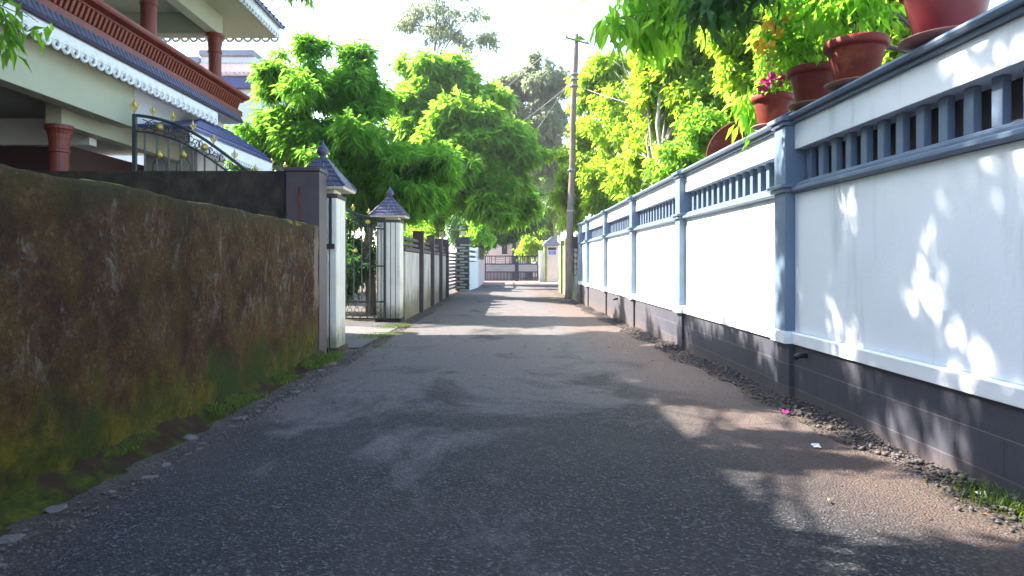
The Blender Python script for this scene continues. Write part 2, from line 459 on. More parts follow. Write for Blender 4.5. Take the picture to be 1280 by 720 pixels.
def leaves(lobes, ntwig, per, L, W, droop=.5, spread=.2, seed=1, gap=-.15, freq=2.2, shell=.55, bend=.25, clip=None, sub=10, subr=.36):
    """leaf-sized folded blades in twigs spread through lobes (cx,cy,cz,rx,ry,rz)"""
    rng = np.random.default_rng(seed)
    lob = np.array(lobes, float)
    if sub:
        ll = []
        for l in lob:
            for k in range(sub):
                d = unit(rng.normal(size=3)); f = rng.uniform(.5, .95); q = subr*rng.uniform(.7, 1.3)
                ll.append([l[0]+d[0]*l[3]*f, l[1]+d[1]*l[4]*f, l[2]+d[2]*l[5]*f, l[3]*q, l[4]*q, l[5]*q*.8])
            ll.append([l[0], l[1], l[2], l[3]*.55, l[4]*.55, l[5]*.55])
        lob = np.array(ll)
    w = lob[:, 3]*lob[:, 5]; w = w/w.sum()
    idx = rng.choice(len(lob), size=int(ntwig*1.8), p=w)
    u = unit(rng.normal(size=(len(idx), 3)))
    rr = shell + (1-shell)*rng.random(len(idx))**.7
    inner = rng.random(len(idx)) < .3
    rr = np.where(inner, rng.random(len(idx))**.5, rr)*(1+.14*rng.normal(size=len(idx)))
    c = lob[idx, :3] + u*lob[idx, 3:6]*rr[:, None]
    keep = sinnoise(c, freq, rng) > gap
    if clip is not None: keep &= clip(c)
    c = c[keep][:ntwig]; u = u[keep][:ntwig]
    n = len(c)
    ax = unit(u + rng.normal(size=(n, 3))*.6 + np.array([0, 0, -droop*.6]))
    cc = np.repeat(c, per, 0); uu = np.repeat(u, per, 0); aa = np.repeat(ax, per, 0)
    t = np.tile(np.linspace(-1, 1, per), n)[:, None]
    base = cc + aa*t*spread + rng.normal(size=cc.shape)*spread*.25
    d = unit(aa*.6 + rng.normal(size=cc.shape)*.75 + np.array([0, 0, -droop]))
    side = unit(np.cross(d, rng.normal(size=cc.shape)*.6+np.array([0, 0, 1.0])))
    nn = np.cross(side, d)
    ln = L*(.6+.7*rng.random(len(cc)))[:, None]; wd = W*(.7+.6*rng.random(len(cc)))[:, None]
    v0 = base
    m = base + d*ln*.45 - nn*0
    v1 = m + side*wd*.5 + nn*wd*.22
    v3 = m - side*wd*.5 + nn*wd*.22
    v2 = base + d*ln*.95 + np.array([0, 0, -1.])*ln*bend
    V = np.stack([v0, v1, v2, v3], 1).reshape(-1, 3)
    k = np.arange(len(cc))*4
    Fc = np.concatenate([np.stack([k, k+1, k+2], 1), np.stack([k, k+2, k+3], 1)])
    return V, Fc

def curve3(a, b, sag=0, n=6, wob=0, rnd=random):
    a, b = Vector(a), Vector(b)
    out = []
    for i in range(n+1):
        t = i/n; p = a.lerp(b, t); p.z += sag*4*t*(1-t)
        if 0 < i < n: p += Vector((rnd.uniform(-wob, wob), rnd.uniform(-wob, wob), rnd.uniform(-wob, wob)*.5))
        out.append(p)
    return out

def tree(name, label, base, lobes, mat, ntwig, per, L, W, r0=.15, bark='bark', top=None, group=None, seed=1, limbs=None, **kw):
    rnd = random.Random(seed)
    t = thing(name, label, 'tree' if 'palm' not in name else 'palm tree', base, group)
    base = Vector(base)
    cen = Vector([sum(l[i] for l in lobes)/len(lobes) for i in range(3)])
    top = Vector(top) if top else Vector((cen.x*.6+base.x*.4, cen.y*.6+base.y*.4, cen.z))
    bm = nb()
    path = curve3(base-Vector((0, 0, .2)), top, 0, 8, .12, rnd)
    rad = [r0*(1-.6*i/8) for i in range(9)]; rad[0] *= 1.35
    tube(bm, path, rad, 10)
    for i, l in enumerate(lobes):
        s = path[rnd.choice([4, 5, 6, 7])]
        e = Vector(l[:3]) + Vector((0, 0, l[5]*.3))
        br = curve3(s, e, .15*(e-s).length*.3, 6, .1, rnd)
        tube(bm, br, [r0*.42*(1-.8*k/6) for k in range(7)], 6)
        for q in range(5):
            s2 = br[rnd.choice([3, 4, 5])]
            dv = Vector((rnd.gauss(0, 1), rnd.gauss(0, 1), rnd.gauss(.1, .8))).normalized()
            e2 = Vector(l[:3]) + Vector((dv.x*l[3], dv.y*l[4], dv.z*l[5]))*.85
            tube(bm, curve3(s2, e2, 0, 4, .06, rnd), [r0*.13*(1-.8*k/4) for k in range(5)], 5)
    obj('trunk', bm, M[bark], t, smooth=True)
    V, Fc = leaves(lobes, ntwig, per, L, W, seed=seed, **kw)
    link_mesh('crown', tri_mesh('crown', V, Fc), M[mat], t)
    return t

# ------------------------------------------------------------ ground, road
def strip(name, xs0, xs1, ys, dz, mat, kind='structure', nx=1, jit=0, crown=0, seed=3):
    rnd = random.Random(seed)
    bm = nb(); rows = []
    for y in ys:
        a = xs0(y)+rnd.uniform(-jit, jit); b = xs1(y)+rnd.uniform(-jit, jit)
        rows.append([bm.verts.new((a+(b-a)*i/nx, y, gz(y)+dz+crown*(1-(2*i/nx-1)**2))) for i in range(nx+1)])
    for r0, r1 in zip(rows, rows[1:]):
        for i in range(nx): bm.faces.new((r0[i], r0[i+1], r1[i+1], r1[i]))
    o = obj(name, bm, mat); tag(o, kind=kind)
    return o
ysg = [-300, -40, -10, 0, 3] + [3+i for i in range(1, 27)] + [40, 60, 120, 400]
g = strip('ground', lambda y: -300, lambda y: 300, ysg, 0, M['ground'])
ysr = [-12+i*.16 for i in range(int((47.+12)/.16))]
def rl(y): return -2.28+.05*math.sin(y*2.1)+.05*math.sin(y*5.3+1) + (max(0, min(1, (y-36)/10))*.75)
def rr(y): return 2.55+.07*math.sin(y*1.7)+.06*math.sin(y*4.1+2)
road = strip('road', rl, rr, ysr, .012, M['road'], nx=6, jit=.025, crown=.01)
rp = strip('paving', lambda y: -6, lambda y: 9, [47.0, 50, 53, 57, 70], .018, M['redpave'])
dv = strip('driveway', lambda y: -9, lambda y: -2.42, [11.45, 13, 15, 17.0], .016, M['driveway'])

# ------------------------------------------------------------ RIGHT WALL
YA = 7.08; DY = 4.18
pil = [YA-2*DY, YA-DY, YA, YA+DY, YA+2*DY, YA+3*DY, YA+4*DY, 25.95]
w = thing('boundary_wall', 'long white boundary wall with blue grey pillars, baluster openings and a dark block plinth', 'wall', (3.1, 9, 0))
def wpart(n, m, fn, bevel=.004, smooth=False):
    bm = nb(); fn(bm); return obj(n, bm, M[m], w, bevel=bevel, smooth=smooth)
PW = .28
for i, y in enumerate(pil):
    px_ = 2.87
    wpart('pillar_foot', 'plinth', lambda b: box(b, 2.905, 3.3, y-PW/2-.01, y+PW/2+.01, -.5, .575))
    wpart('pillar_pad', 'white_low', lambda b: box(b, 2.845, 3.3, y-PW/2-.05, y+PW/2+.05, .578, .70))
    def pf(b):
        box(b, px_, 3.28, y-PW/2, y+PW/2, .703, 2.80)
    p = wpart('pillar', 'blue', pf, .006)
    def cf(b):
        box(b, px_-.035, 3.31, y-PW/2-.035, y+PW/2+.035, 2.12, 2.16)
        box(b, px_-.06, 3.31, y-PW/2-.06, y+PW/2+.06, 2.163, 2.20)
    b_ = nb(); cf(b_); obj('band', b_, M['blue'], p, bevel=.012)
    b_ = nb()
    box(b_, px_-.03, 3.33, y-PW/2-.03, y+PW/2+.03, 2.803, 2.84)
    box(b_, px_-.06, 3.36, y-PW/2-.06, y+PW/2+.06, 2.843, 2.895)
    prism(b_, [(px_-.045, 2.897), (3.34, 2.897), (3.26, 2.935), (px_+.03, 2.935)], y-PW/2-.045, y+PW/2+.045)
    obj('cap', b_, M['blue'], p, bevel=.012)
for a, b in zip(pil, pil[1:]):
    y0, y1 = a+PW/2, b-PW/2
    wpart('plinth', 'plinth', lambda m: box(m, 2.945, 3.28, y0+.012, y1-.012, -.5, .575))
    wpart('base_strip', 'white_low', lambda m: prism(m, [(2.915, .58), (3.28, .58), (3.28, .697), (2.93, .697), (2.915, .685)], y0+.052, y1-.052), .003)
    wpart('panel', 'white', lambda m: box(m, 2.97, 3.24, y0+.002, y1-.002, .70, 2.105), .003)
    def ledge(m):
        prism(m, [(2.93, 2.108), (3.26, 2.108), (3.26, 2.20), (2.95, 2.20), (2.955, 2.165), (2.90, 2.16), (2.90, 2.125)], y0+.062, y1-.062)
        prism(m, [(2.985, 2.202), (3.26, 2.202), (3.26, 2.245), (2.985, 2.225)], y0+.002, y1-.002)
    wpart('ledge', 'blue', ledge, .006)
    n = max(2, round((y1-y0)/.262))
    for k in range(n):
        yc = y0+(k+.5)*(y1-y0)/n
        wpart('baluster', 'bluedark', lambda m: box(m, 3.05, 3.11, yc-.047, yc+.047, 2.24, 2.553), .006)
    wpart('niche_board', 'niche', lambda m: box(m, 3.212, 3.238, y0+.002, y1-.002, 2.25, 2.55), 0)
    wpart('top_band', 'white', lambda m: box(m, 2.965, 3.24, y0+.002, y1-.002, 2.555, 2.815), .003)
    def cop(m):
        prism(m, [(2.925, 2.818), (3.27, 2.818), (3.27, 2.85), (2.925, 2.85)], y0+.005, y1-.005)
        prism(m, [(2.885, 2.853), (2.87, 2.88), (2.885, 2.905), (2.95, 2.915), (3.30, 2.915), (3.33, 2.88), (3.30, 2.853)], y0+.062, y1-.062)
    wpart('coping', 'blue', cop, .004)
for y, z in ((6.62, .50), (17.6, .47)):
    bm = nb(); tube(bm, [(2.98, y, z), (2.86, y, z-.005), (2.83, y, z-.03)], .028, 10); obj('drain_pipe', bm, M['black'], w, smooth=True)

# ------------------------------------------------------------ POTS on the coping
def pot(cx, y, r, h, label, mat='terra', zb=2.93, saucer=True, cat='potted plant', group='potted plants lined up on the wall coping'):
    t = thing('potted_plant', label, cat, (cx, y, zb-.012), group)
    z = zb+.03 if saucer else zb
    if saucer:
        bm = nb(); lathe(bm, cx, y, [(r*.55, zb-.01), (r*.98, zb+.022), (r*1.0, zb+.032), (r*.94, zb+.03), (r*.6, zb+.005)], 32); obj('saucer', bm, M['saucer'], t, smooth=True)
    bm = nb()
    lathe(bm, cx, y, [(r*.64, z), (r*.66, z+.01), (r*.90, z+h*.80), (r*.90, z+h*.805)], 36, open_=True)
    lathe(bm, cx, y, [(r*.02, z+.004), (r*.64, z)], 36, open_=True)
    p = obj('pot', bm, M[mat], t, smooth=True)
    bm = nb(); lathe(bm, cx, y, [(r*.90, z+h*.78), (r*.99, z+h*.80), (r*1.02, z+h*.86), (r*1.02, z+h*.96), (r*.99, z+h), (r*.91, z+h), (r*.89, z+h*.93)], 36, open_=True)
    obj('rim', bm, M['terra_rim' if mat == 'terra' else mat], p, smooth=True)
    bm = nb(); lathe(bm, cx, y, [(.005, z+h*.93), (r*.895, z+h*.92)], 24, open_=True); obj('soil', bm, M['soil'], t)
    return t, z+h*.92

def plant(t, cx, y, z, lobes, mat, ntwig, per, L, W, seed, stems=6, **kw):
    rnd = random.Random(seed)
    bm = nb()
    for i in range(stems):
        l = lobes[i % len(lobes)]
        e = Vector((l[0]+rnd.uniform(-.6, .6)*l[3], l[1]+rnd.uniform(-.6, .6)*l[4], l[2]+l[5]*rnd.uniform(-.2, .5)))
        tube(bm, curve3((cx+rnd.uniform(-.05, .05), y+rnd.uniform(-.05, .05), z-.03), e, .05, 5, .02, rnd), [.009, .008, .007, .006, .004, .003], 6)
    obj('stem', bm, M['bark'], t, smooth=True)
    kw.setdefault('sub', 0); V, Fc = leaves(lobes, ntwig, per, L, W, seed=seed, spread=L*.9, **kw)
    link_mesh('foliage', tri_mesh('foliage', V, Fc), M[mat], t)

def flower(t, c, r, mat, seed, n=9):
    rng = np.random.default_rng(seed)
    Vs = []; Fs = []
    for k in range(n):
        d = rng.normal(size=3); d /= np.linalg.norm(d); s = np.cross(d, rng.normal(size=3)); s /= np.linalg.norm(s)
        n_ = np.cross(d, s); b = np.array(c)+d*r*.12
        pts = [b, b+d*r*.6+s*r*.45+n_*r*.12, b+d*r*1.05+s*r*.15, b+d*r*1.05-s*r*.15, b+d*r*.6-s*r*.45+n_*r*.12]
        i = len(Vs); Vs += pts; Fs += [[i, i+1, i+2], [i, i+2, i+3], [i, i+3, i+4]]
    link_mesh('flower', tri_mesh('flower', np.array(Vs), np.array(Fs)), M[mat], t)

t, z = pot(3.07, 7.78, .225, .35, 'small terracotta pot with magenta flowers, nearest the blue grey pillar cap')
plant(t, 3.07, 7.78, z, [(3.03, 7.7, 3.42, .16, .2, .15), (2.97, 7.75, 3.62, .10, .12, .18)], 'leaf_mid', 90, 5, .07, .035, 21, gap=-.6)
for i, (a, b) in enumerate(((962, 100), (973, 95), (965, 78), (955, 106), (977, 101), (968, 72), (984, 97))):
    q = P(a, b, 7.55+.02*i); flower(t, q, .075, 'magenta', 30+i, 14)
t, z = pot(3.07, 6.72, .25, .36, 'terracotta pot holding orange and yellow flowers, second pot from the pillar')
plant(t, 3.07, 6.72, z, [(2.98, 6.8, 3.55, .30, .3, .22), (2.85, 6.95, 3.72, .25, .25, .22)], 'leaf_mid', 200, 5, .08, .04, 22, gap=-.5)
for i, (a, b) in enumerate(((958, 33), (968, 30), (962, 58), (953, 62), (985, 24), (993, 18), (972, 42), (950, 55))):
    q = P(a, b, 6.6+.03*(i % 5)); flower(t, q, .06, 'marigold', 50+i, 14)
t, z = pot(3.07, 5.93, .255, .37, 'larger terracotta pot of leafy green plant, rim turned orange, third pot from the pillar')
plant(t, 3.07, 5.93, z, [(3.07, 5.95, 3.70, .32, .35, .26), (3.0, 6.2, 3.9, .35, .35, .25)], 'leaf_fresh', 170, 5, .13, .055, 23, gap=-.5)
t, z = pot(3.09, 4.74, .30, .42, 'big maroon pot cut by the top edge, closest to the camera on the wall', mat='potdeep')
plant(t, 3.09, 4.74, z, [(3.1, 4.75, 4.0, .4, .4, .3)], 'leaf_fresh', 170, 5, .15, .06, 24, gap=-.5)
# drooping fresh seedling behind pot 1
t = thing('potted_plant', 'pale green drooping seedling on the coping between clay plate and flower pot', 'potted plant', (3.12, 8.45, 2.915), 'potted plants lined up on the wall coping')
bm = nb(); lathe(bm, 3.14, 8.45, [(.06, 2.915), (.085, 3.06), (.09, 3.065), (.075, 3.05)], 20); obj('pot', bm, M['black'], t, smooth=True)
plant(t, 3.14, 8.45, 3.05, [(2.98, 8.3, 3.36, .08, .1, .10), (2.99, 8.25, 3.18, .07, .1, .14)], 'leaf_fresh', 24, 4, .17, .07, 26, gap=-2, sub=0, droop=1.6, bend=.3)
# rusty dish on a short mast behind the wall
t = thing('rusty_dish', 'round rusty brown dish rising from behind the wall beyond the magenta flower pot', 'dish', (4.45, 12.6, 0))
bm = nb()
lathe(bm, 0, 0, [(.01, -.10), (.30, -.075), (.50, -.02), (.60, .03), (.615, .035), (.61, .015), (.50, -.045), (.30, -.10), (.01, -.125)], 44, open_=True)
bm.transform(Matrix.Translation((4.42, 12.4, 3.36)) @ Matrix.Rotation(R(-22), 4, 'Z') @ Matrix.Rotation(R(76), 4, 'X') @ Matrix.Scale(1.15, 4))
obj('dish', bm, M['terra'], t, smooth=True)
bm = nb(); tube(bm, [(4.47, 12.62, -.1), (4.47, 12.62, 3.36)], .03, 8); obj('mast', bm, M['steel'], t)

# ------------------------------------------------------------ LEFT MOSSY WALL
XL = -2.70
t = thing('mossy_wall', 'low old plaster wall stained brown and green with moss along its top and foot', 'wall', (XL-.12, 4, 0))
def fb(x, y, z, s): return noise.fractal(Vector((x*s, y*s, z*s)), 1., 2., 5)
bm = nb()
ys = [-10+i*.5 for i in range(20)]+[0+i*.06 for i in range(int(9.93/.06)+1)]
prof = [(XL, -.3+k*.1) for k in range(22)]+[(XL-.002, 1.915), (XL-.02, 1.94), (XL-.12, 1.95), (XL-.22, 1.94), (XL-.24, 1.9), (XL-.24, -.3)]
rows = []
for y in ys:
    tz = .022*fb(0, y, 0, 1.1)+.016*fb(0, y, 5, 4)
    rows.append([bm.verts.new((x+.022*fb(x, y, z, 1.6)+.008*fb(x, y, z, 9), y, z+(tz if z > 1.7 else 0))) for x, z in prof])
for r0, r1 in zip(rows, rows[1:]):
    for i in range(len(prof)-1): bm.faces.new((r0[i], r0[i+1], r1[i+1], r1[i]))
bm.faces.new(rows[0]); bm.faces.new(rows[-1][::-1])
obj('wall', bm, M['mossywall'], t, smooth=True)
# moss on top as a lumpy cushion with tiny blades
bm = nb(); rows = []
for y in ys:
    if y < 0: continue
    tz = .022*fb(0, y, 0, 1.1)+.016*fb(0, y, 5, 4)
    hgt = .004+.016*fb(3, y, 0, 2)+.012*fb(8, y, 0, 8)
    rows.append([bm.verts.new((XL+dx+.01*fb(dx, y, 2, 7), y, 1.9+tz+dz+hgt*k)) for dx, dz, k in ((-.02+.012*fb(1, y, 0, 6), -.02, 0), (-.012, .012, .3), (-.04, .035, 1), (-.12, .05, 1), (-.2, .035, .9), (-.25, -.02, .2))])
for r0, r1 in zip(rows, rows[1:]):
    for i in range(5): bm.faces.new((r0[i], r0[i+1], r1[i+1], r1[i]))
obj('moss', bm, M['mosstop'], t, smooth=True)
# moss bank along the foot
bm = nb(); rows = []
yb = [i*.07 for i in range(int(10.2/.07))]
for y in yb:
    wd = .30+.10*fb(2, y, 0, 1.0)+.05*fb(2, y, 3, 4); h = max(.03, .13+.09*fb(5, y, 0, 1.3))
    row = []
    for k in range(9):
        u = k/8; x = XL-.02+wd*u
        row.append(bm.verts.new((x, y, gz(y)-.02+h*(1-u)**1.5+.035*fb(x, y, 0, 7)*(1-u*.6)+.01*fb(x, y, 4, 22))))
    rows.append(row)
for r0, r1 in zip(rows, rows[1:]):
    for i in range(8): bm.faces.new((r0[i], r0[i+1], r1[i+1], r1[i]))
o = obj('moss_bank', bm, M['moss'], smooth=True); tag(o, 'low bank of moss and soil along the foot of the stained wall', 'moss', kind='stuff')

# rubble: individual stones + gravel
def stone_mesh(rnd, sx, sy, sz):
    bm = nb(); bmesh.ops.create_icosphere(bm, subdivisions=2, radius=1)
    o = Vector((rnd.random()*50, rnd.random()*50, 0))
    for v in bm.verts:
        n = noise.noise(v.co*1.1+o)*.45+noise.noise(v.co*2.7+o)*.15
        v.co *= 1+n; v.co = Vector((v.co.x*sx, v.co.y*sy, max(v.co.z, -.5)*sz))
    return bm
rnd = random.Random(5)
i = 0
y = 2.2
while y < 9.9:
    s = rnd.uniform(.025, .065)
    x = -2.36+rnd.uniform(-.14, .12)
    bm = stone_mesh(rnd, s, s*rnd.uniform(.7, 1.4), s*rnd.uniform(.25, .5))
    bm.transform(Matrix.Translation((0, 0, 0)) @ Matrix.Rotation(rnd.uniform(0, 3), 4, 'Z'))
    me = bpy.data.meshes.new('stone'); bm.to_mesh(me); bm.free(); me.materials.append(M['stone'])
    o = bpy.data.objects.new('stone', me); C.objects.link(o); o.location = (x, y, gz(y)+.004)
    tag(o, 'flat loose stone lying where the asphalt meets the mossy bank', 'stone', 'loose stones along the mossy bank')
    y += rnd.uniform(.09, .32)

def pebbles(name, pts, sizes, mat, seed, label):
    rng = np.random.default_rng(seed)
    phi = 1.618
    ico = unit(np.array([(-1, phi, 0), (1, phi, 0), (-1, -phi, 0), (1, -phi, 0), (0, -1, phi), (0, 1, phi), (0, -1, -phi), (0, 1, -phi), (phi, 0, -1), (phi, 0, 1), (-phi, 0, -1), (-phi, 0, 1)], float))
    fc = np.array([(0, 11, 5), (0, 5, 1), (0, 1, 7), (0, 7, 10), (0, 10, 11), (1, 5, 9), (5, 11, 4), (11, 10, 2), (10, 7, 6), (7, 1, 8), (3, 9, 4), (3, 4, 2), (3, 2, 6), (3, 6, 8), (3, 8, 9), (4, 9, 5), (2, 4, 11), (6, 2, 10), (8, 6, 7), (9, 8, 1)])
    n = len(pts)
    sc = sizes[:, None, None]*(1+rng.uniform(-.35, .35, (n, 12, 1)))*np.array([1, 1, .6])*rng.uniform(.7, 1.3, (n, 1, 3))
    V = pts[:, None, :]+ico[None]*sc
    Fc = fc[None]+(np.arange(n)*12)[:, None, None]
    o = link_mesh(name, tri_mesh(name, V.reshape(-1, 3), Fc.reshape(-1, 3)), M[mat])
    tag(o, label, 'gravel', kind='stuff'); return o
rng = np.random.default_rng(4)
n = 8500
yy = rng.uniform(1.5, 27, n)**1.0; off = np.abs(rng.normal(0, .17, n))
hill = .06*(np.sin(yy*2.3)+1.3)*np.exp(-(off/.16)**2)*.6
xx = 2.91-off
pts = np.stack([xx, yy, np.array([gz(a) for a in yy])+.01+hill*rng.random(n)], 1)
pebbles('gravel', pts, rng.uniform(.004, .012, n)+.016*rng.random(n)**4, 'gravel', 1, 'dark loose gravel and debris heaped along the block plinth')
n = 3200
yy = rng.uniform(.8, 21, n); xx = -2.22-np.abs(rng.normal(0, .13, n))+.1*rng.random(n)
pts = np.stack([xx, yy, np.array([gz(a) for a in yy])+.015], 1)
pebbles('gravel', pts, rng.uniform(.004, .013, n), 'gravel', 2, 'fine grit and pebbles along the left edge of the asphalt')
n = 2600
yy = rng.uniform(1.2, 14, n); xx = rng.uniform(-2.2, 2.6, n)
pts = np.stack([xx, yy, np.array([gz(a) for a in yy])+.02], 1)
pebbles('gravel', pts, rng.uniform(.002, .006, n), 'gravel', 3, 'scattered grit lying loose on the worn asphalt')

M['dryleaf'] = simple('dry_leaf', (.22, .13, .05), .8, .5, 9, 0)
rq = random.Random(77)
for k in range(46):
    y = rq.uniform(2.6, 13); side = rq.random()
    x = 2.62-abs(rq.gauss(0, .45)) if side < .55 else (-2.15+abs(rq.gauss(0, .3)) if side < .9 else rq.uniform(-1.8, 2.2))
    l = rq.uniform(.022, .045); bm = nb(); wd_ = l*.35
    v = [bm.verts.new(c) for c in ((-l, 0, 0), (-l*.2, -wd_, .008), (l, 0, .004), (-l*.2, wd_, .010), (0, 0, 0))]
    bm.faces.new((v[0], v[1], v[4])); bm.faces.new((v[1], v[2], v[4])); bm.faces.new((v[2], v[3], v[4])); bm.faces.new((v[3], v[0], v[4]))
    me = bpy.data.meshes.new('fallen_leaf'); bm.to_mesh(me); bm.free(); me.materials.append(M['dryleaf'])
    o = bpy.data.objects.new('fallen_leaf', me); C.objects.link(o); o.location = (x, y, gz(y)+.034); o.rotation_euler = (rq.uniform(-.2, .2), rq.uniform(-.2, .2), rq.uniform(0, 6.28))
    tag(o, 'small dry brown leaf lying on the lane', 'leaf', 'dry leaves scattered on the lane')
# litter
for k, (a, b, y, m, lab, cat) in enumerate(((982, 520, 0, 'magenta', 'fallen magenta petal on the dirt near the pillar foot', 'petal'), (1020, 566, 0, 'litter', 'white scrap lying on the dirt beside the gravel heap', 'litter'), (1228, 632, 0, 'litter', 'pale scrap next to the grass tuft at the right edge', 'litter'))):
    Y = F*(CZ-0.0)/(b-VY); q = P(a, b, Y)
    bm = nb(); bmesh.ops.create_grid(bm, x_segments=3, y_segments=3, size=.028)
    for v in bm.verts: v.co.z += random.uniform(0, .012)
    bm.transform(Matrix.Translation((q.x, q.y, gz(q.y)+.03)) @ Matrix.Rotation(.3, 4, 'X'))
    o = obj('petal' if m == 'magenta' else 'paper_scrap', bm, M[m]); tag(o, lab, cat)
    s_ = o.modifiers.new('thick', 'SOLIDIFY'); s_.thickness = .001

# ------------------------------------------------------------ dark perpendicular wall with pillar
t = thing('concrete_wall', 'tall dark weathered wall with brown painted end pillar behind the mossy wall', 'wall', (-4.5, 10.15, 0))
bm = nb(); box(bm, -14, -3.20, 10.05, 10.25, -.3, 2.76); obj('wall', bm, M['concrete'], t, bevel=.01)
bm = nb(); box(bm, -3.195, XL-.005, 9.96, 10.38, -.3, 2.74); p = obj('end_pillar', bm, M['darkpillar'], t, bevel=.008)
bm = nb(); box(bm, -3.22, XL+.01, 9.935, 10.40, 2.742, 2.80); obj('cap', bm, M['darkpillar'], p, bevel=.01)
bm = nb(); tube(bm, [(-2.99, 9.94, 1.9), (-2.99, 9.94, 2.27)], .008, 6); tube(bm, [(-2.99, 9.94, 2.27), (-2.995, 9.94, 2.52)], .014, 6); obj('cable', bm, M['terra'], t)

# ------------------------------------------------------------ fluted gate pillars
def gate_pillar(y0, label, x0=-3.23, x1=-2.63, niche=False):
    D = .60; y1 = y0+D; cx = (x0+x1)/2; cy = (y0+y1)/2
    t = thing('gate_pillar', label, 'gate pillar', (cx, cy, gz(cy)), 'fluted white gate pillars of the driveway')
    n = 5; zb = gz(cy); zt = 2.42
    # fluted plan: ribs separated by grooves
    pts = []
    def side(ax, ay, bx, by, nx_, ny_):
        for k in range(n):
            for u, d in ((k/n+.015, 0.), ((k+1)/n-.03, 0.), ((k+1)/n-.022, .03), ((k+1)/n+.007, .03)):
                pts.append((ax+(bx-ax)*u-nx_*d, ay+(by-ay)*u-ny_*d))
    e = .0
    side(x0, y0, x1, y0, 0, -1); side(x1, y0, x1, y1, 1, 0); side(x1, y1, x0, y1, 0, 1); side(x0, y1, x0, y0, -1, 0)
    bm = nb(); box(bm, x0+.035, x1-.035, y0+.035, y1-.035, zb-.2, zt)
    core = obj('core', bm, M['groove'], t)
    bm = nb()
    for k in range(n):   # ribs all round
        u0, u1 = k/n+.014, (k+1)/n-.018
        xa, xb = x0+(x1-x0)*u0, x0+(x1-x0)*u1; ya, yb_ = y0+D*u0, y0+D*u1
        box(bm, xa, xb, y0, y0+.034, zb+.02, zt); box(bm, xa, xb, y1-.034, y1, zb+.02, zt)
        box(bm, x0, x0+.034, ya if k else ya+.02, yb_ if k < n-1 else yb_-.02, zb+.02, zt)
        box(bm, x1-.034, x1, ya if k else ya+.02, yb_ if k < n-1 else yb_-.02, zb+.02, zt)
    obj('ribs', bm, M['flute'], t, bevel=.006)
    bm = nb(); box(bm, x0-.03, x1+.03, y0-.03, y1+.03, zb-.2, zb+.10); obj('base', bm, M['concrete'], t, bevel=.01)
    bm = nb(); box(bm, x0-.012, x1+.012, y0-.012, y1+.012, zt+.003, zt+.07); obj('band', bm, M['rail'], t, bevel=.008)
    bm = nb(); box(bm, x0+.06, x1-.06, y0+.06, y1-.06, zt+.073, zt+.20); obj('neck', bm, M['cream'], t, bevel=.006)
    # pyramid roof
    ov = .14; rz0 = zt+.17; rz1 = zt+.66
    bm = nb(); hw = (x1-x0)/2+ov
    bs = [bm.verts.new((cx+sx*hw, cy+sy*hw, rz0)) for sx, sy in ((-1, -1), (1, -1), (1, 1), (-1, 1))]
    bl = [bm.verts.new((cx+sx*hw*.97, cy+sy*hw*.97, rz0-.035)) for sx, sy in ((-1, -1), (1, -1), (1, 1), (-1, 1))]
    tp = [bm.verts.new((cx+sx*.07, cy+sy*.07, rz1)) for sx, sy in ((-1, -1), (1, -1), (1, 1), (-1, 1))]
    bm.faces.new(bl[::-1]); bm.faces.new(tp)
    for k in range(4):
        bm.faces.new((bs[k], bs[(k+1) % 4], tp[(k+1) % 4], tp[k])); bm.faces.new((bl[k], bl[(k+1) % 4], bs[(k+1) % 4], bs[k]))
    roof = obj('roof', bm, M['cream'], t)
    # tiles in courses on four slopes
    bm = nb(); nc = 6
    for k in range(4):
        a = k*math.pi/2
        for r in range(nc):
            f0, f1 = r/nc, (r+1)/nc
            h0 = hw+.012-(hw-.07)*f0; h1 = hw+.0-(hw-.07)*f1
            za = rz0+.018+(rz1-rz0)*f0; zb2 = rz0+.008+(rz1-rz0)*f1
            m = max(1, int(round(h0*2/.15)))
            for c in range(m):
                ua0 = -h0+2*h0*(c+.04)/m; ua1 = -h0+2*h0*(c+.96)/m
                ub0 = -h1+2*h1*(c+.04)/m; ub1 = -h1+2*h1*(c+.96)/m
                jit = random.uniform(-.004, .004)
                vs = []
                for (u, dd, zz) in ((ua0, h0, za+jit), (ua1, h0, za+jit), (ub1, h1, zb2), (ub0, h1, zb2), (ua0, h0-.004, za-.016), (ua1, h0-.004, za-.016), (ub1, h1, zb2-.016), (ub0, h1, zb2-.016)):
                    x_, y_ = u, -dd
                    vs.append(bm.verts.new((cx+x_*math.cos(a)-y_*math.sin(a), cy+x_*math.sin(a)+y_*math.cos(a), zz)))
                for f in ((0, 1, 2, 3), (7, 6, 5, 4), (0, 4, 5, 1), (1, 5, 6, 2), (2, 6, 7, 3), (3, 7, 4, 0)):
                    bm.faces.new([vs[q] for q in f])
        # hip ridge
        p0 = Vector((cx+math.cos(a+math.pi/4)*hw*1.414, cy+math.sin(a+math.pi/4)*hw*1.414, rz0+.02)); p1 = Vector((cx, cy, rz1+.05))
        tube(bm, [p0, p0.lerp(p1, .93)], [.028, .022], 6)
    obj('roof_tiles', bm, M['tile'], roof)
    bm = nb(); lathe(bm, cx, cy, [(.10, rz1-.03), (.09, rz1+.01), (.05, rz1+.03), (.05, rz1+.045), (.095, rz1+.09), (.10, rz1+.125), (.075, rz1+.175), (.035, rz1+.22), (.014, rz1+.27), (.006, rz1+.31)], 20)
    obj('finial', bm, M['tile'], t, smooth=True)
    if niche:
        bm = nb(); box(bm, -2.73, -2.705, y0-.03, y0-.002, 1.70, 2.42); box(bm, -2.80, -2.66, y0-.04, y0-.002, 1.62, 1.70); obj('bracket', bm, M['darkpillar'], t, bevel=.004)
    return t
gate_pillar(10.7, 'nearer fluted white gate pillar with tiled pyramid cap, touching the dark brown pillar', niche=True)
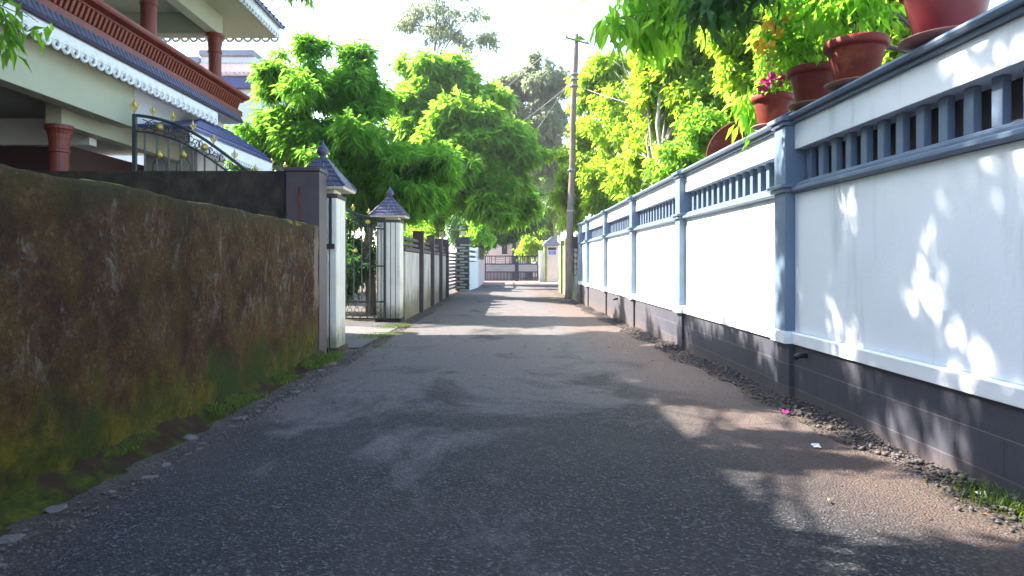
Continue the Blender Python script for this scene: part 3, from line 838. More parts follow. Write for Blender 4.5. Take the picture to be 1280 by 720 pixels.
gate_pillar(17.2, 'farther fluted white gate pillar with tiled pyramid cap, where the iron gate leaf is hinged')

# ------------------------------------------------------------ wrought iron gate leaves (both swung inwards)
def gtop(d):
    pts = [(0, 2.50), (.5, 2.55), (1.0, 2.74), (1.25, 2.90), (1.7, 3.25), (2.2, 3.60), (2.7, 3.80), (3.2, 3.88)]
    for (a, za), (b, zb) in zip(pts, pts[1:]):
        if d <= b: return za+(zb-za)*(d-a)/(b-a)
    return pts[-1][1]
def smtop(d): return sum(gtop(max(0, min(3.2, d+k*.12))) for k in (-2, -1, 0, 1, 2))/5
def iron_gate(hx, y, label):
    g0 = gz(y)
    t = thing('iron_gate', label, 'gate', (hx, y, g0), 'open wrought iron driveway gate leaves')
    X = lambda d: hx-d
    bm = nb(); W_ = 3.2; lo = g0+.08
    box(bm, X(.05), X(0), y-.025, y+.025, lo, smtop(0)); box(bm, X(W_), X(W_-.06), y-.03, y+.03, lo, smtop(W_)+.01)
    n = 26
    tube(bm, [(X(W_*k/n), y, smtop(W_*k/n)) for k in range(n+1)], .026, 8)
    tube(bm, [(X(W_*k/n), y, smtop(W_*k/n)-.26) for k in range(n+1)], .018, 8)
    box(bm, X(W_-.06), X(.05), y-.018, y+.018, lo, lo+.04); box(bm, X(W_-.06), X(.05), y-.018, y+.018, lo+.42, lo+.46)
    box(bm, X(W_-.06), X(.05), y-.018, y+.018, 1.30, 1.335)
    obj('frame', bm, M['iron'], t)
    nb_ = 16
    for k in range(1, nb_):
        d = W_*k/nb_
        bm = nb(); tube(bm, [(X(d), y, lo+.44), (X(d), y, smtop(d)-.26)], .015, 6)
        if k % 2 == 0: lathe(bm, X(d), y, [(.011, 1.75), (.024, 1.79), (.011, 1.83)], 8)
        obj('bar', bm, M['iron'], t)
    bm = nb()   # scrolls in the arched band and lattice at the foot
    d = .22
    while d < W_-.2:
        z = smtop(d)-.13
        for s in (-1, 1):
            pts = [(X(d)+s*(.03+.055*math.cos(a)*(.35+a/6.3*.65)), y, z+.075*math.sin(a)*(.35+a/6.3*.65)) for a in [q*.55 for q in range(12)]]
            tube(bm, pts, .009, 5)
        for q in (-1, 1): tube(bm, [(X(d)-.1, y, z+q*.09), (X(d), y, z+q*.05), (X(d)+.1, y, z+q*.09)], .008, 5)
        d += .17
    d = .1
    while d < W_-.1:
        for s in (-1, 1): tube(bm, [(X(d), y, lo+.23+s*.19), (X(d+.09), y, lo+.23+s*.05), (X(d+.18), y, lo+.23+s*.19)], .009, 5)
        ring(bm, (X(d+.09), y, lo+.23), 'y', .06, .008, 12, 5)
        d += .18
    d = .35
    while d < W_-.2:   # pointed loops at mid height
        for zc in (1.55, 2.35, 3.05):
            if zc < smtop(d)-.45:
                tube(bm, [(X(d)-.12, y, zc-.18), (X(d)-.11, y, zc), (X(d)-.05, y, zc+.09), (X(d), y, zc+.14), (X(d)+.05, y, zc+.09), (X(d)+.11, y, zc), (X(d)+.12, y, zc-.18)], .010, 6)
        d += .4
    obj('scrollwork', bm, M['iron'], t, smooth=True)
    for d in (.45, 1.25, 2.0, 2.75):
        bm = nb(); z = smtop(d)-.13
        lathe(bm, 0, 0, [(.06, -.012), (.065, 0), (.035, .018), (.03, .03), (.004, .035)], 16)
        bm.transform(Matrix.Translation((X(d), y-.012, z)) @ Matrix.Rotation(R(90), 4, 'X')); obj('rosette', bm, M['gold'], t, smooth=True)
    for d in (.42, .82, 1.15, 1.5, 1.85, 2.2, 2.53, 2.86, 3.17):
        big = 1.45 if d > 3 else 1.; z = smtop(d)+.02
        bm = nb(); s = big
        lathe(bm, X(d), y, [(.008, z-.02), (.008, z+.03), (.026*s, z+.045), (.008, z+.06), (.008, z+.075), (.022*s, z+.085*s+.01), (.028*s, z+.11*s), (.016*s, z+.145*s), (.003, z+.185*s)], 10)
        for sg in (-1, 1):
            tube(bm, [(X(d), y, z+.05), (X(d)+sg*.03*s, y, z+.07*s), (X(d)+sg*.05*s, y, z+.10*s), (X(d)+sg*.035*s, y, z+.125*s)], [.009, .012, .010, .005], 6)
        obj('finial', bm, M['gold'], t, smooth=True)
    d = .35
    for d in (.75, 1.15, 1.95, 2.35, 2.75):
        zc = 3.05 if 3.05 < smtop(d)-.45 else 2.35 if 2.35 < smtop(d)-.45 else 1.55
        bm = nb(); lathe(bm, X(d), y-.01, [(.012, zc+.10), (.045, zc+.13), (.05, zc+.16), (.02, zc+.20), (.004, zc+.24)], 10); obj('ornament', bm, M['gold'], t, smooth=True)
    return t
iron_gate(-3.0, 11.36, 'arched wrought iron gate leaf with gold finials rising over the dark concrete wall')
iron_gate(-2.98, 17.12, 'wrought iron gate leaf with scooped top, seen open beside the farther fluted pillar')

# ------------------------------------------------------------ post wall (left, beyond the gate)
XP = -2.62
t = thing('garden_wall', 'dirty white wall with dark brown posts and slatted top rails beyond the fluted pillars', 'wall', (XP-.1, 24, gz(24)))
posts = [18.2, 21.1, 24.35, 27.6, 30.75]
for a, b in zip(posts, posts[1:]):
    bm = nb(); box(bm, XP-.16, XP, a+.09 if a > 18.3 else 17.96, b-.09, -.4, 1.70); obj('panel', bm, M['stain'], t, bevel=.006)
    for z in (1.72, 1.87, 2.02):
        bm = nb(); box(bm, XP-.13, XP-.02 if z > 1.8 else XP+.03, a+.09 if a > 18.3 else 17.96, b-.09, z, z+(.10 if z < 1.8 else .085)); obj('rail', bm, M['rail'], t, bevel=.006)
for y in posts[1:]:
    bm = nb(); box(bm, XP-.2, XP+.13, y-.088, y+.088, -.4, 2.33); p = obj('post', bm, M['darkpillar'], t, bevel=.01)
    bm = nb(); box(bm, XP-.22, XP+.15, y-.108, y+.108, 2.333, 2.385); obj('cap', bm, M['darkpillar'], p, bevel=.01)

# ------------------------------------------------------------ stone pillars with lanterns, slatted gate
def stone_pillar(x0, x1, y0, y1, zt, label, seed):
    cx, cy = (x0+x1)/2, (y0+y1)/2; rnd = random.Random(seed)
    t = thing('stone_pillar', label, 'pillar', (cx, cy, gz(cy)), 'stone clad pillars of the slatted gate')
    bm = nb(); box(bm, x0, x1, y0, y1, -.4, zt); obj('core', bm, M['stonedark'], t)
    z = gz(cy); bm = nb(); k = 0
    while z < zt-.12:
        a = x0-.01 + (.0 if k % 2 else (x1-x0)*.28)
        b = a+(x1-x0)*rnd.uniform(.55, .74)
        box(bm, a, min(b, x1+.02), y0-.03, y1+.01, z+.02, z+.115)
        c = y0+(.05 if k % 2 else .2); box(bm, x1-.02, x1+.03, c, c+.4, z+.02, z+.115)
        z += .155; k += 1
    obj('cladding', bm, M['stonelite'], t, bevel=.008)
    bm = nb(); box(bm, x0-.09, x1+.09, y0-.09, y1+.09, zt+.003, zt+.16); box(bm, x0-.03, x1+.03, y0-.03, y1+.03, zt+.163, zt+.34); obj('cap', bm, M['stonedark'], t, bevel=.015)
    return cx, cy, zt+.34
def lantern(cx, cy, z, label):
    t = thing('gate_lantern', label, 'lantern', (cx, cy, z), 'square lanterns on the stone pillars')
    bm = nb(); lathe(bm, cx, cy, [(.10, z), (.10, z+.03), (.03, z+.05), (.03, z+.09)], 12); obj('foot', bm, M['black'], t)
    bm = nb(); box(bm, cx-.13, cx+.13, cy-.13, cy+.13, z+.09, z+.36); obj('lamp_shade', bm, M['lamp'], t, bevel=.01)
    bm = nb()
    for sx in (-1, 1):
        for sy in (-1, 1): tube(bm, [(cx+sx*.137, cy+sy*.137, z+.085), (cx+sx*.137, cy+sy*.137, z+.365)], .01, 5)
    prism(bm, [(cx-.16, z+.365), (cx+.16, z+.365), (cx+.02, z+.42), (cx-.02, z+.42)], cy-.16, cy+.16); obj('frame', bm, M['black'], t)
c1 = stone_pillar(-3.15, -2.62, 31.3, 31.85, 2.15, 'nearer stone clad pillar, mostly hidden at the end of the brown posts', 1)
c2 = stone_pillar(-2.60, -1.93, 37.3, 38.0, 2.48, 'farther dark and pale striped stone pillar with flat black cap', 2)
lantern(*c1, 'square amber lantern among leaves, left of the other lantern')
lantern(*c2, 'square cream lantern standing on the striped stone pillar cap')
t = thing('slatted_gate', 'dark horizontally slatted gate between the two stone clad pillars', 'gate', (-2.75, 34.6, gz(34)))
bm = nb(); box(bm, -2.9, -2.84, 31.9, 31.96, -.1, 2.0); obj('stile', bm, M['gateblue'], t)
bm = nb(); box(bm, -2.66, -2.60, 37.2, 37.26, -.1, 2.0); obj('stile', bm, M['gateblue'], t)
for k in range(11):
    z = .02+k*.18; bm = nb()
    prism(bm, [(-2.90, 31.97), (-2.86, 31.97), (-2.62, 37.19), (-2.66, 37.19)], z, z+.12, 'z'); obj('slat', bm, M['gateblue'], t)

# low white wall with louvred top
t = thing('louvred_wall', 'short white wall with curved louvre openings beside the striped stone pillar', 'wall', (-1.9, 41, gz(41)))
def seg(bm, xa, ya, xb, yb, th, z0, z1): prism(bm, [(xa, ya), (xb, yb), (xb-th, yb), (xa-th, ya)], z0, z1, 'z')
bm = nb(); seg(bm, -1.93, 38.1, -1.66, 42.4, .2, -.4, 1.45); obj('wall', bm, M['houselite'], t, bevel=.01)
bm = nb(); box(bm, -1.92, -1.62, 42.45, 42.85, -.4, 2.35); obj('pier', bm, M['white'], t, bevel=.01)
for k in range(3):
    z = 1.52+k*.30; bm = nb(); seg(bm, -1.95, 38.1, -1.68, 42.4, .1, z, z+.17); obj('louvre', bm, M['white'], t, bevel=.01)
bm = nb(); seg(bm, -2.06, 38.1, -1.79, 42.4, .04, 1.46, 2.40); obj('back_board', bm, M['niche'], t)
t = thing('plaster_wall', 'stained pinkish plaster wall running up to the far metal gate', 'wall', (-1.6, 48, gz(48)))
bm = nb(); seg(bm, -1.64, 42.9, -1.56, 54.6, .2, -.4, 1.62); obj('wall', bm, M['pinkwall'], t, bevel=.01)
for k in range(9):
    u = k/8; x = -1.7+.08*u; y = 43.1+11.2*u
    bm = nb(); box(bm, x-.04, x+.05, y-.06, y+.06, 1.623, 2.3); obj('picket', bm, M['rail'], t)
bm = nb(); seg(bm, -1.65, 42.9, -1.57, 54.6, .1, 2.30, 2.40); obj('top_rail', bm, M['rail'], t)

# ------------------------------------------------------------ far gate
YG = 55.
t = thing('metal_gate', 'wide double metal gate with grey sheet band and navy bars closing the lane', 'gate', (.6, YG, gz(YG)))
g0 = gz(YG)
for x0, x1 in ((-1.56, .98), (1.08, 2.80)):
    bm = nb()
    for z in (.10, .78, 1.42, 2.06): box(bm, x0, x1, YG-.03, YG+.03, g0+z, g0+z+.09)
    box(bm, x0, x0+.10, YG-.032, YG+.032, g0+.08, g0+2.16); box(bm, x1-.10, x1, YG-.032, YG+.032, g0+.08, g0+2.16)
    leaf = obj('gate_leaf', bm, M['gateblue'], t)
    bm = nb(); box(bm, x0+.07, x1-.07, YG-.012, YG+.012, g0+.84, g0+1.42); obj('sheet', bm, M['gategrey'], leaf)
    n = int((x1-x0)/.115)
    for k in range(1, n):
        bm = nb(); x = x0+(x1-x0)*k/n; box(bm, x-.042, x+.042, YG-.02, YG+.02, g0+.16, g0+.78); obj('bar', bm, M['gateblue'], leaf)
    for x in (x0+.25, x0+.4, x0+.55, x0+.85, x1-.85, x1-.5, x1-.36, x1-.22):
        bm = nb(); box(bm, x-.025, x+.025, YG-.02, YG+.02, g0+1.48, g0+2.08); obj('bar', bm, M['gateblue'], leaf)
    for z in (1.63, 1.82, 1.98):
        bm = nb(); box(bm, x0+.85, x1-.85, YG-.018, YG+.018, g0+z, g0+z+.03); obj('crossbar', bm, M['gateblue'], leaf)
bm = nb(); box(bm, .95, 1.11, YG-.05, YG-.034, g0+.05, g0+2.2); obj('meeting_stile', bm, M['gateblue'], t)
bm = nb(); box(bm, .97, 1.09, YG-.08, YG-.052, g0+1.66, g0+1.86); obj('lock', bm, M['gategrey'], t)
# post + cream pillar
t = thing('gate_post', 'narrow plain white post at the right end of the far gate', 'post', (3.05, YG, g0))
bm = nb(); box(bm, 2.84, 3.26, YG-.2, YG+.2, -.4, 2.3); obj('post', bm, M['white'], t, bevel=.01)
bm = nb(); box(bm, 2.81, 3.29, YG-.23, YG+.23, 2.303, 2.38); obj('cap', bm, M['white'], t, bevel=.01)
t = thing('nameplate_pillar', 'cream pillar with small gabled top and a blue nameplate beside the far gate', 'pillar', (3.9, YG-.2, g0))
y0 = YG-.9
bm = nb(); box(bm, 3.30, 4.32, y0, y0+.9, -.4, 2.75); obj('pillar', bm, M['cream'], t, bevel=.012)
bm = nb(); box(bm, 3.20, 3.42, y0-.05, y0+.8, -.4, 2.72); obj('side_rib', bm, M['limewall'], t, bevel=.01)
bm = nb(); prism(bm, [(3.12, 2.76), (4.5, 2.76), (4.5, 2.88), (3.82, 3.5), (3.12, 2.88)], y0-.15, y0+1.0); obj('roof', bm, M['greycap'], t, bevel=.01)
bm = nb(); box(bm, 3.50, 4.16, y0-.02, y0-.002, 2.42, 2.62); obj('slot', bm, M['black'], t)
bm = nb(); box(bm, 3.56, 4.12, y0-.025, y0-.002, 2.06, 2.36); pl = obj('nameplate', bm, M['blueplate'], t)
bm = nb()
for k, (a, b) in enumerate(((3.62, 4.05), (3.66, 3.98))): box(bm, a, b, y0-.03, y0-.026, 2.26-k*.11, 2.29-k*.11)
obj('lettering', bm, M['litter'], pl)

# green algae wall past the white wall
t = thing('green_wall', 'algae green narrow wall with upright ribs behind the utility pole', 'wall', (3.0, 32, gz(32)))
for k in range(4):
    y = 27.2+k*2.5; bm = nb(); box(bm, 2.98, 3.15, y+.16, y+2.34, -.4, 2.25); obj('panel', bm, M['limewall'], t, bevel=.01)
    bm = nb(); box(bm, 2.88, 3.2, y-.15, y+.15, -.4, 2.55); obj('rib', bm, M['limewall'] if k else M['stain'], t, bevel=.01)

# ------------------------------------------------------------ utility pole
bx, by = 2.50, 26.6
t = thing('utility_pole', 'tall weathered utility pole leaning slightly at the end of the white wall', 'pole', (bx, by, gz(by)))
bm = nb(); zt = 10.35
pp = [(bx+.31*k/12+.02*math.sin(k*1.3), by, gz(by)-.3+(zt+.45)*k/12) for k in range(13)]
tube(bm, pp, [.155-.055*k/12 for k in range(13)], 14); obj('shaft', bm, M['pole'], t, smooth=True)
bm = nb(); lathe(bm, bx, by, [(.30, gz(by)-.05), (.26, gz(by)+.10), (.17, gz(by)+.16)], 12); obj('footing', bm, M['stone'], t)
tx = pp[-1][0]
bm = nb(); tube(bm, [(tx-.42, by-.12, 10.18), (tx+.5, by-.12, 9.92)], .035, 6); ca = obj('crossarm', bm, M['pole'], t)
for dx, dz in ((-.38, 10.2), (.44, 9.97)):
    bm = nb(); lathe(bm, tx+dx, by-.12, [(.02, dz), (.045, dz+.03), (.02, dz+.06), (.04, dz+.09), (.015, dz+.13)], 10); obj('insulator', bm, M['gategrey'], ca)
bm = nb(); tube(bm, [(tx-.1, by-.1, 8.55), (tx-.5, by-.2, 8.85), (tx-.92, by-.3, 9.1)], .014, 6); arm = obj('lamp_bracket', bm, M['steel'], t)
bm = nb(); tube(bm, [(tx-.80, by-.28, 9.03), (tx-.95, by-.31, 9.13), (tx-1.2, by-.37, 9.22), (tx-1.28, by-.39, 9.24)], [.03, .05, .05, .02], 8); obj('lamp_head', bm, M['gategrey'], arm)
bm = nb(); 
for z in (8.3, 8.55, 8.75, 5.0, 3.4): lathe(bm, bx+.31*(z+.3)/10.8, by, [(.16, z), (.165, z+.005), (.165, z+.05), (.16, z+.055)], 14)
obj('clamp_band', bm, M['steel'], t)
bm = nb()
for k in range(5): 
    z = 1.15+k*.22
    pts = [(bx+.26+.08*math.cos(a)+k*.006, by-.14, z+.26*math.sin(a)) for a in [q*.524 for q in range(13)]]
    tube(bm, pts, .012, 5)
tube(bm, [(bx+.22, by-.1, .3), (bx+.2, by-.12, 2.6), (bx+.28, by-.05, 5), (bx+.3, by-.05, 8.5)], .014, 5)
obj('cable_coil', bm, M['black'], t)
bm = nb(); box(bm, bx+.17, bx+.37, by-.2, by-.06, 1.95, 2.4); obj('junction_box', bm, M['black'], t, bevel=.01)
def wire(a, b, sag, label):
    bm = nb(); pts = []
    for k in range(25):
        u = k/24; p = Vector(a).lerp(Vector(b), u); p.z -= sag*4*u*(1-u); pts.append(p)
    tube(bm, pts, .012, 5); o = obj('overhead_wire', bm, M['steel']); tag(o, label, 'wire', 'wires strung from the utility pole')
wire((tx-.38, by-.12, 10.3), P(480, 215, 44), .5, 'highest thin wire from the crossarm down to the left trees')
wire((tx-.1, by-.1, 8.7), P(590, 250, 50), .6, 'service wire from below the street lamp bracket to the trees over the gate')
wire((tx-.1, by, 8.5), (-4.5, 36, 6.0), .5, 'low service wire crossing the lane from the pole to the left gardens')
wire((tx+.1, by, 8.3), (9.0, 19, 5.2), .4, 'slack wire from the pole into the right hand garden')

# ------------------------------------------------------------ LEFT HOUSE
h = thing('house', 'two storey cream house with rust red balcony cornice, round red columns and white fretwork eaves', 'house', (-8, 9, 0))
def hp(name, mat, fn, parent=None, bevel=0, smooth=False):
    bm = nb(); fn(bm); return obj(name, bm, M[mat], parent or h, bevel=bevel, smooth=smooth)
YS = -4.
# porch fascia beam and ceiling
hp('porch_beam', 'house', lambda b: box(b, -6.55, -6.30, YS, 11.6, 3.70, 4.62), bevel=.01)
hp('porch_ceiling', 'soffit', lambda b: box(b, -13, -6.552, YS, 11.4, 3.82, 4.1))
hp('inner_beam', 'house', lambda b: box(b, -9.3, -9.05, YS, 11.38, 3.47, 3.817), bevel=.01)
hp('cross_wall', 'houselite', lambda b: box(b, -13, -6.95, 11.4, 11.6, 3.38, 3.817))
hp('side_beam', 'house', lambda b: box(b, -6.95, -6.7, 10.3, 15.3, 3.50, 3.817), bevel=.01)
hp('wall', 'maroon', lambda b: box(b, -13, -7.6, 11.62, 15.2, -.2, 3.45))
hp('wall', 'maroon', lambda b: box(b, -13.2, -13, YS, 15.2, -.2, 3.8))
hp('wall', 'houselite', lambda b: box(b, -13, -6.42, 11.62, 15.35, 3.82, 4.75))
hp('wall', 'houselite', lambda b: box(b, -7.5, -6.40, 14.2, 15.55, -.2, 4.74))
def column(x, y, z0, z1, r):
    def f(b):
        lathe(b, x, y, [(r, z0), (r*.97, z1-.42), (r*1.1, z1-.41), (r*1.1, z1-.37), (r*1.0, z1-.36), (r*1.05, z1-.24), (r*1.15, z1-.14), (r*1.32, z1-.08), (r*1.45, z1-.06), (r*1.45, z1)], 20)
    c = hp('column', 'redpaint', f, smooth=False)
    return c
column(-6.80, 10.4, -.1, 3.497, .135)
column(-6.8, 5.4, -.1, 3.697, .135)
for y in (15.05, 12.25, 9.4, 6.5): column(-6.40, y, 4.8, 6.447, .14)
# fretwork board + rings
def fret(x, y0, y1, zb, hh, name='fretwork', dia=.20, parent=None):
    def f(b):
        box(b, x-.02, x, y0, y1, zb+dia*.62, zb+hh)
        n = int((y1-y0)/dia)
        for k in range(n):
            yc = y0+(k+.5)*(y1-y0)/n
            ring(b, (x-.01, yc, zb+dia*.42), 'x', dia*.37, dia*.115, 12, 5)
    return hp(name, 'fret', f, parent)
fret(-6.0, 3.2, 14.25, 4.27, .27, dia=.2)
fret(-6.03, 3.3, 14.25, 4.33, .20, dia=.2)
hp('balcony_slab', 'houselite', lambda b: box(b, -13, -6.03, YS, 15.5, 4.56, 4.80))
# tile edge
def tl(b):
    prism(b, [(-5.95, 4.565), (-6.025, 4.57), (-6.025, 4.76), (-6.0, 4.76), (-5.92, 4.60)], YS, 15.45)
    y = 2.
    while y < 15.4: tube(b, [(-5.93, y, 4.585), (-6.0, y, 4.74)], .026, 6); y += .12
hp('tile_edge', 'tile', tl)
def cor(b):
    box(b, -6.2, -6.10, YS, 15.6, 4.82, 5.22)
    prism(b, [(-6.10, 4.742), (-6.02, 4.762), (-6.02, 4.87), (-6.10, 4.90)], YS, 15.65)
    prism(b, [(-6.10, 5.13), (-5.90, 5.16), (-5.88, 5.19), (-5.88, 5.235), (-6.25, 5.235), (-6.25, 5.13)], YS, 15.75)
    prism(b, [(-6.10, 5.08), (-6.0, 5.10), (-6.0, 5.13), (-6.10, 5.13)], YS, 15.7)
    y = 2.2
    while y < 15.5:
        prism(b, [(-6.10, 4.90), (-6.05, 4.90), (-5.98, 5.08), (-6.10, 5.08)], y, y+.055); y += .11
hp('balcony_cornice', 'redpaint', cor)
# return of the cornice on the far side
hp('balcony_cornice', 'redpaint', lambda b: (box(b, -13, -6.12, 15.5, 15.6, 4.82, 5.22), box(b, -13, -5.95, 15.602, 15.75, 5.14, 5.233)))
hp('balcony_wall', 'house', lambda b: box(b, -13, -9.0, YS, 15.0, 4.80, 6.9))
# upper roof
hp('upper_beam', 'house', lambda b: (box(b, -6.52, -6.28, YS, 15.2, 6.45, 6.897), box(b, -13, -6.522, 14.95, 15.2, 6.45, 6.897)), bevel=.01)
hp('upper_soffit', 'house', lambda b: box(b, -13, -5.54, YS, 16.66, 6.90, 7.0))
fret(-5.50, 2.5, 16.7, 6.86, .34, dia=.17)
def fx(b):
    box(b, -13, -5.52, 16.68, 16.70, 6.98, 7.2)
    n = 34
    for k in range(n): ring(b, (-13+(k+.5)*7.48/n, 16.69, 6.92), 'y', .085, .034, 12, 5)
hp('fretwork', 'fret', fx)
def rf(b):
    for (x0, z0, x1, z1) in ((-5.42, 7.14, -9.3, 8.7), (-13.2, 7.14, -9.3, 8.7)):
        prism(b, [(x0, z0), (x1, z1), (x1, z1+.1), (x0, z0+.1)], YS, 16.8)
    y = 0.
    while y < 16.8: tube(b, [(-5.40, y, 7.2), (-9.3, y, 8.77)], .04, 5); y += .25
hp('roof', 'tile', rf)
# lower lean-to roof with fretwork
def lt(b):
    A, B_, C_, D, E = [Vector(q) for q in ((-5.40, 11.75, 3.76), (-5.40, 15.85, 3.78), (-6.37, 15.6, 4.45), (-6.37, 14.3, 4.42), (-6.37, 11.75, 3.80))]
    dn = Vector((0, 0, .06))
    top = [b.verts.new(v) for v in (A, B_, C_, D, E)]; bot = [b.verts.new(v-dn) for v in (A, B_, C_, D, E)]
    b.faces.new((top[0], top[1], top[2], top[3])); b.faces.new((top[0], top[3], top[4])); b.faces.new(bot[::-1])
    for k in range(5): b.faces.new((top[k], bot[k], bot[(k+1) % 5], top[(k+1) % 5]))
    for k in range(1, 7):
        f = k/7; p0 = A.lerp(D, f); p1 = B_.lerp(C_, f); tube(b, [p0+dn*.1, p1+dn*.1], .035, 6)
hp('porch_roof', 'tileblue', lt)
fret(-5.42, 11.75, 15.85, 3.42, .36, dia=.13, name='fretwork')
hp('gable_board', 'fret', lambda b: prism(b, [(-5.42, 3.5), (-6.36, 3.7), (-6.36, 4.30), (-5.42, 3.735)], 15.87, 15.9))

# ------------------------------------------------------------ background houses
t = thing('white_house', 'distant white flat roofed house with grey parapet and an orange tiled awning', 'house', (-13, 31, 0))
bm = nb(); box(bm, -20, -10.6, 30, 38, -.5, 10.2); obj('wall', bm, M['houselite'], t)
bm = nb(); box(bm, -20, -13.4, 29.85, 38, 10.2, 10.45); box(bm, -13.4, -11.0, 29.85, 38, 10.5, 10.75); obj('parapet', bm, M['greycap'], t)
bm = nb(); box(bm, -13.38, -11.0, 30, 36, 10.2, 10.5); obj('wall', bm, M['houselite'], t)
bm = nb(); prism(bm, [(27.6, 9.0), (29.9, 10.05), (29.9, 10.15), (27.6, 9.1)], -13.2, -9.6, 'x')
for k in range(20): tube(bm, [(-13.1+k*.18, 27.6, 9.12), (-13.1+k*.18, 29.9, 10.17)], .05, 5)
obj('roof', bm, M['redtile'], t)
bm = nb(); box(bm, -13.2, -9.6, 27.7, 29.9, 8.55, 8.97); obj('beam', bm, M['tileblue'], t)
bm = nb(); box(bm, -13.0, -9.8, 28.0, 29.95, -.5, 8.55); obj('wall', bm, M['houselite'], t)
t = thing('far_house', 'upper corner of a white house with a dark window showing above the trees', 'house', (1, 71, 0))
bm = nb(); box(bm, -3, 2.75, 70, 76, -.5, 12.4); obj('wall', bm, M['houselite'], t)
bm = nb(); prism(bm, [(-3.4, 12.4), (3.0, 12.4), (2.4, 13.3), (1.2, 13.5), (-3.4, 13.0)], 69.6, 76.4); obj('roof', bm, M['gategrey'], t)
bm = nb(); box(bm, 1.75, 2.6, 69.96, 69.998, 10.9, 12.2); obj('window', bm, M['window'], t)
t = thing('porch_house', 'pale house front with one dark column just behind the far metal gate', 'house', (0, 64, g0))
bm = nb(); box(bm, -3, 1.5, 63, 70, -.5, 4.3); obj('wall', bm, M['pinkwall'], t)
bm = nb(); box(bm, .75, 1.1, 62.2, 62.6, -.3, 4.2); obj('column', bm, M['gateblue'], t)
bm = nb(); box(bm, -3.3, 1.9, 61.9, 70, 4.3, 4.6); obj('roof', bm, M['greycap'], t)
bm = nb(); box(bm, -.2, .3, 62.97, 62.998, 2.2, 3.4); obj('window', bm, M['window'], t)

# ------------------------------------------------------------ TREES
def lob(px, py, Y, r, ry=None, dr=None):
    q = P(px, py, Y); s = Y/F
    rx = r*s; rz = (ry or r)*s
    return (q.x, q.y, q.z, rx, (dr if dr else rx*.9), rz)

# narrow leaved tree over the left gate pillars
tree('narrow_leaved_tree', 'dense drooping narrow leaved tree arching behind the fluted gate pillars', (-3.9, 20.2, gz(20)),
     [lob(352, 98, 20, 34), lob(395, 75, 20, 30), lob(440, 88, 20, 34), lob(420, 120, 20, 34), lob(335, 165, 19.5, 38), lob(400, 150, 19.5, 60), lob(460, 130, 20.5, 36), lob(455, 195, 19.5, 62), lob(385, 210, 19.2, 50), lob(520, 215, 19.5, 48), lob(548, 205, 20, 24), lob(505, 250, 20, 34), lob(440, 250, 20.4, 36), lob(318, 198, 20, 28)],
     'leaf_bamboo', 7600, 9, .30, .042, r0=.17, seed=11, droop=.3, spread=.06, gap=-.3, freq=2.6, bend=.3, sub=12, subr=.4, top=(-4.2, 20.2, 5.0))
# broad tree in the centre
tree('broad_tree', 'large rounded bright green tree in the centre, left of the utility pole', (-1.9-2.3, 32, gz(32)),
     [lob(525, 110, 31, 36), lob(560, 120, 31, 42), lob(605, 130, 31, 36), lob(560, 175, 30, 52), lob(612, 180, 30, 42), lob(520, 165, 31, 38), lob(590, 225, 30, 50), lob(635, 225, 31, 30), lob(545, 240, 31, 40), lob(632, 165, 31, 22), lob(505, 130, 32, 24), lob(550, 88, 31.5, 20), lob(580, 150, 29.5, 40), lob(640, 200, 30, 34), lob(570, 205, 29, 44), lob(615, 245, 29, 36), lob(650, 255, 31, 22)],
     'leaf_mid', 9500, 9, .42, .13, r0=.28, seed=12, droop=.25, spread=.07, gap=-.6, freq=1.7, sub=12, subr=.42)
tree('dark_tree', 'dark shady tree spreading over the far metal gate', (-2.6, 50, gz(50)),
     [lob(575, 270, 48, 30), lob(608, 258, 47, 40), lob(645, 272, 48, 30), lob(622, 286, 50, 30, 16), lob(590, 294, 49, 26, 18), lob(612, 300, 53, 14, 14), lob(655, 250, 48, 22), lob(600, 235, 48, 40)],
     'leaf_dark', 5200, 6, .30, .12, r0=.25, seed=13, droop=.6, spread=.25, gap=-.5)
tree('lime_bush', 'small lime green shrub spilling over the louvred wall', (-2.4, 41.5, gz(41)),
     [lob(595, 280, 41, 16, 12), lob(612, 298, 41, 10, 6), lob(588, 297, 41, 12, 8), lob(605, 268, 42, 12, 14)], 'leaf_fresh', 420, 6, .26, .11, r0=.05, seed=14, gap=-.3, sub=7, freq=3)
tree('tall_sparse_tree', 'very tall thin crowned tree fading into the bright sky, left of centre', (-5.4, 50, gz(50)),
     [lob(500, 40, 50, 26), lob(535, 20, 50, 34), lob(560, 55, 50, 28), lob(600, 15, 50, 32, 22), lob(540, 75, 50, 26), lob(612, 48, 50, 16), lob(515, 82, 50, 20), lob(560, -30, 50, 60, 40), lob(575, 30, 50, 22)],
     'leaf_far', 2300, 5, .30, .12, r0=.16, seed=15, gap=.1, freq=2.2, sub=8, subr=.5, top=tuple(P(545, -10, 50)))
tree('round_far_tree', 'round tree washed out to greyish green behind the pole, under the bright sky', (2.2, 62, gz(60)),
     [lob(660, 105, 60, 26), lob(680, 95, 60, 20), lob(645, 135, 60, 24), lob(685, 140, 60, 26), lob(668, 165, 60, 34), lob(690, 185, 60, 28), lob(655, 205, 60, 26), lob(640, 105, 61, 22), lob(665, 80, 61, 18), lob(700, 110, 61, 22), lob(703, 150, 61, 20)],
     'leaf_far', 7600, 6, .36, .17, r0=.3, seed=16, gap=-.3, freq=1.5, sub=12, subr=.42)
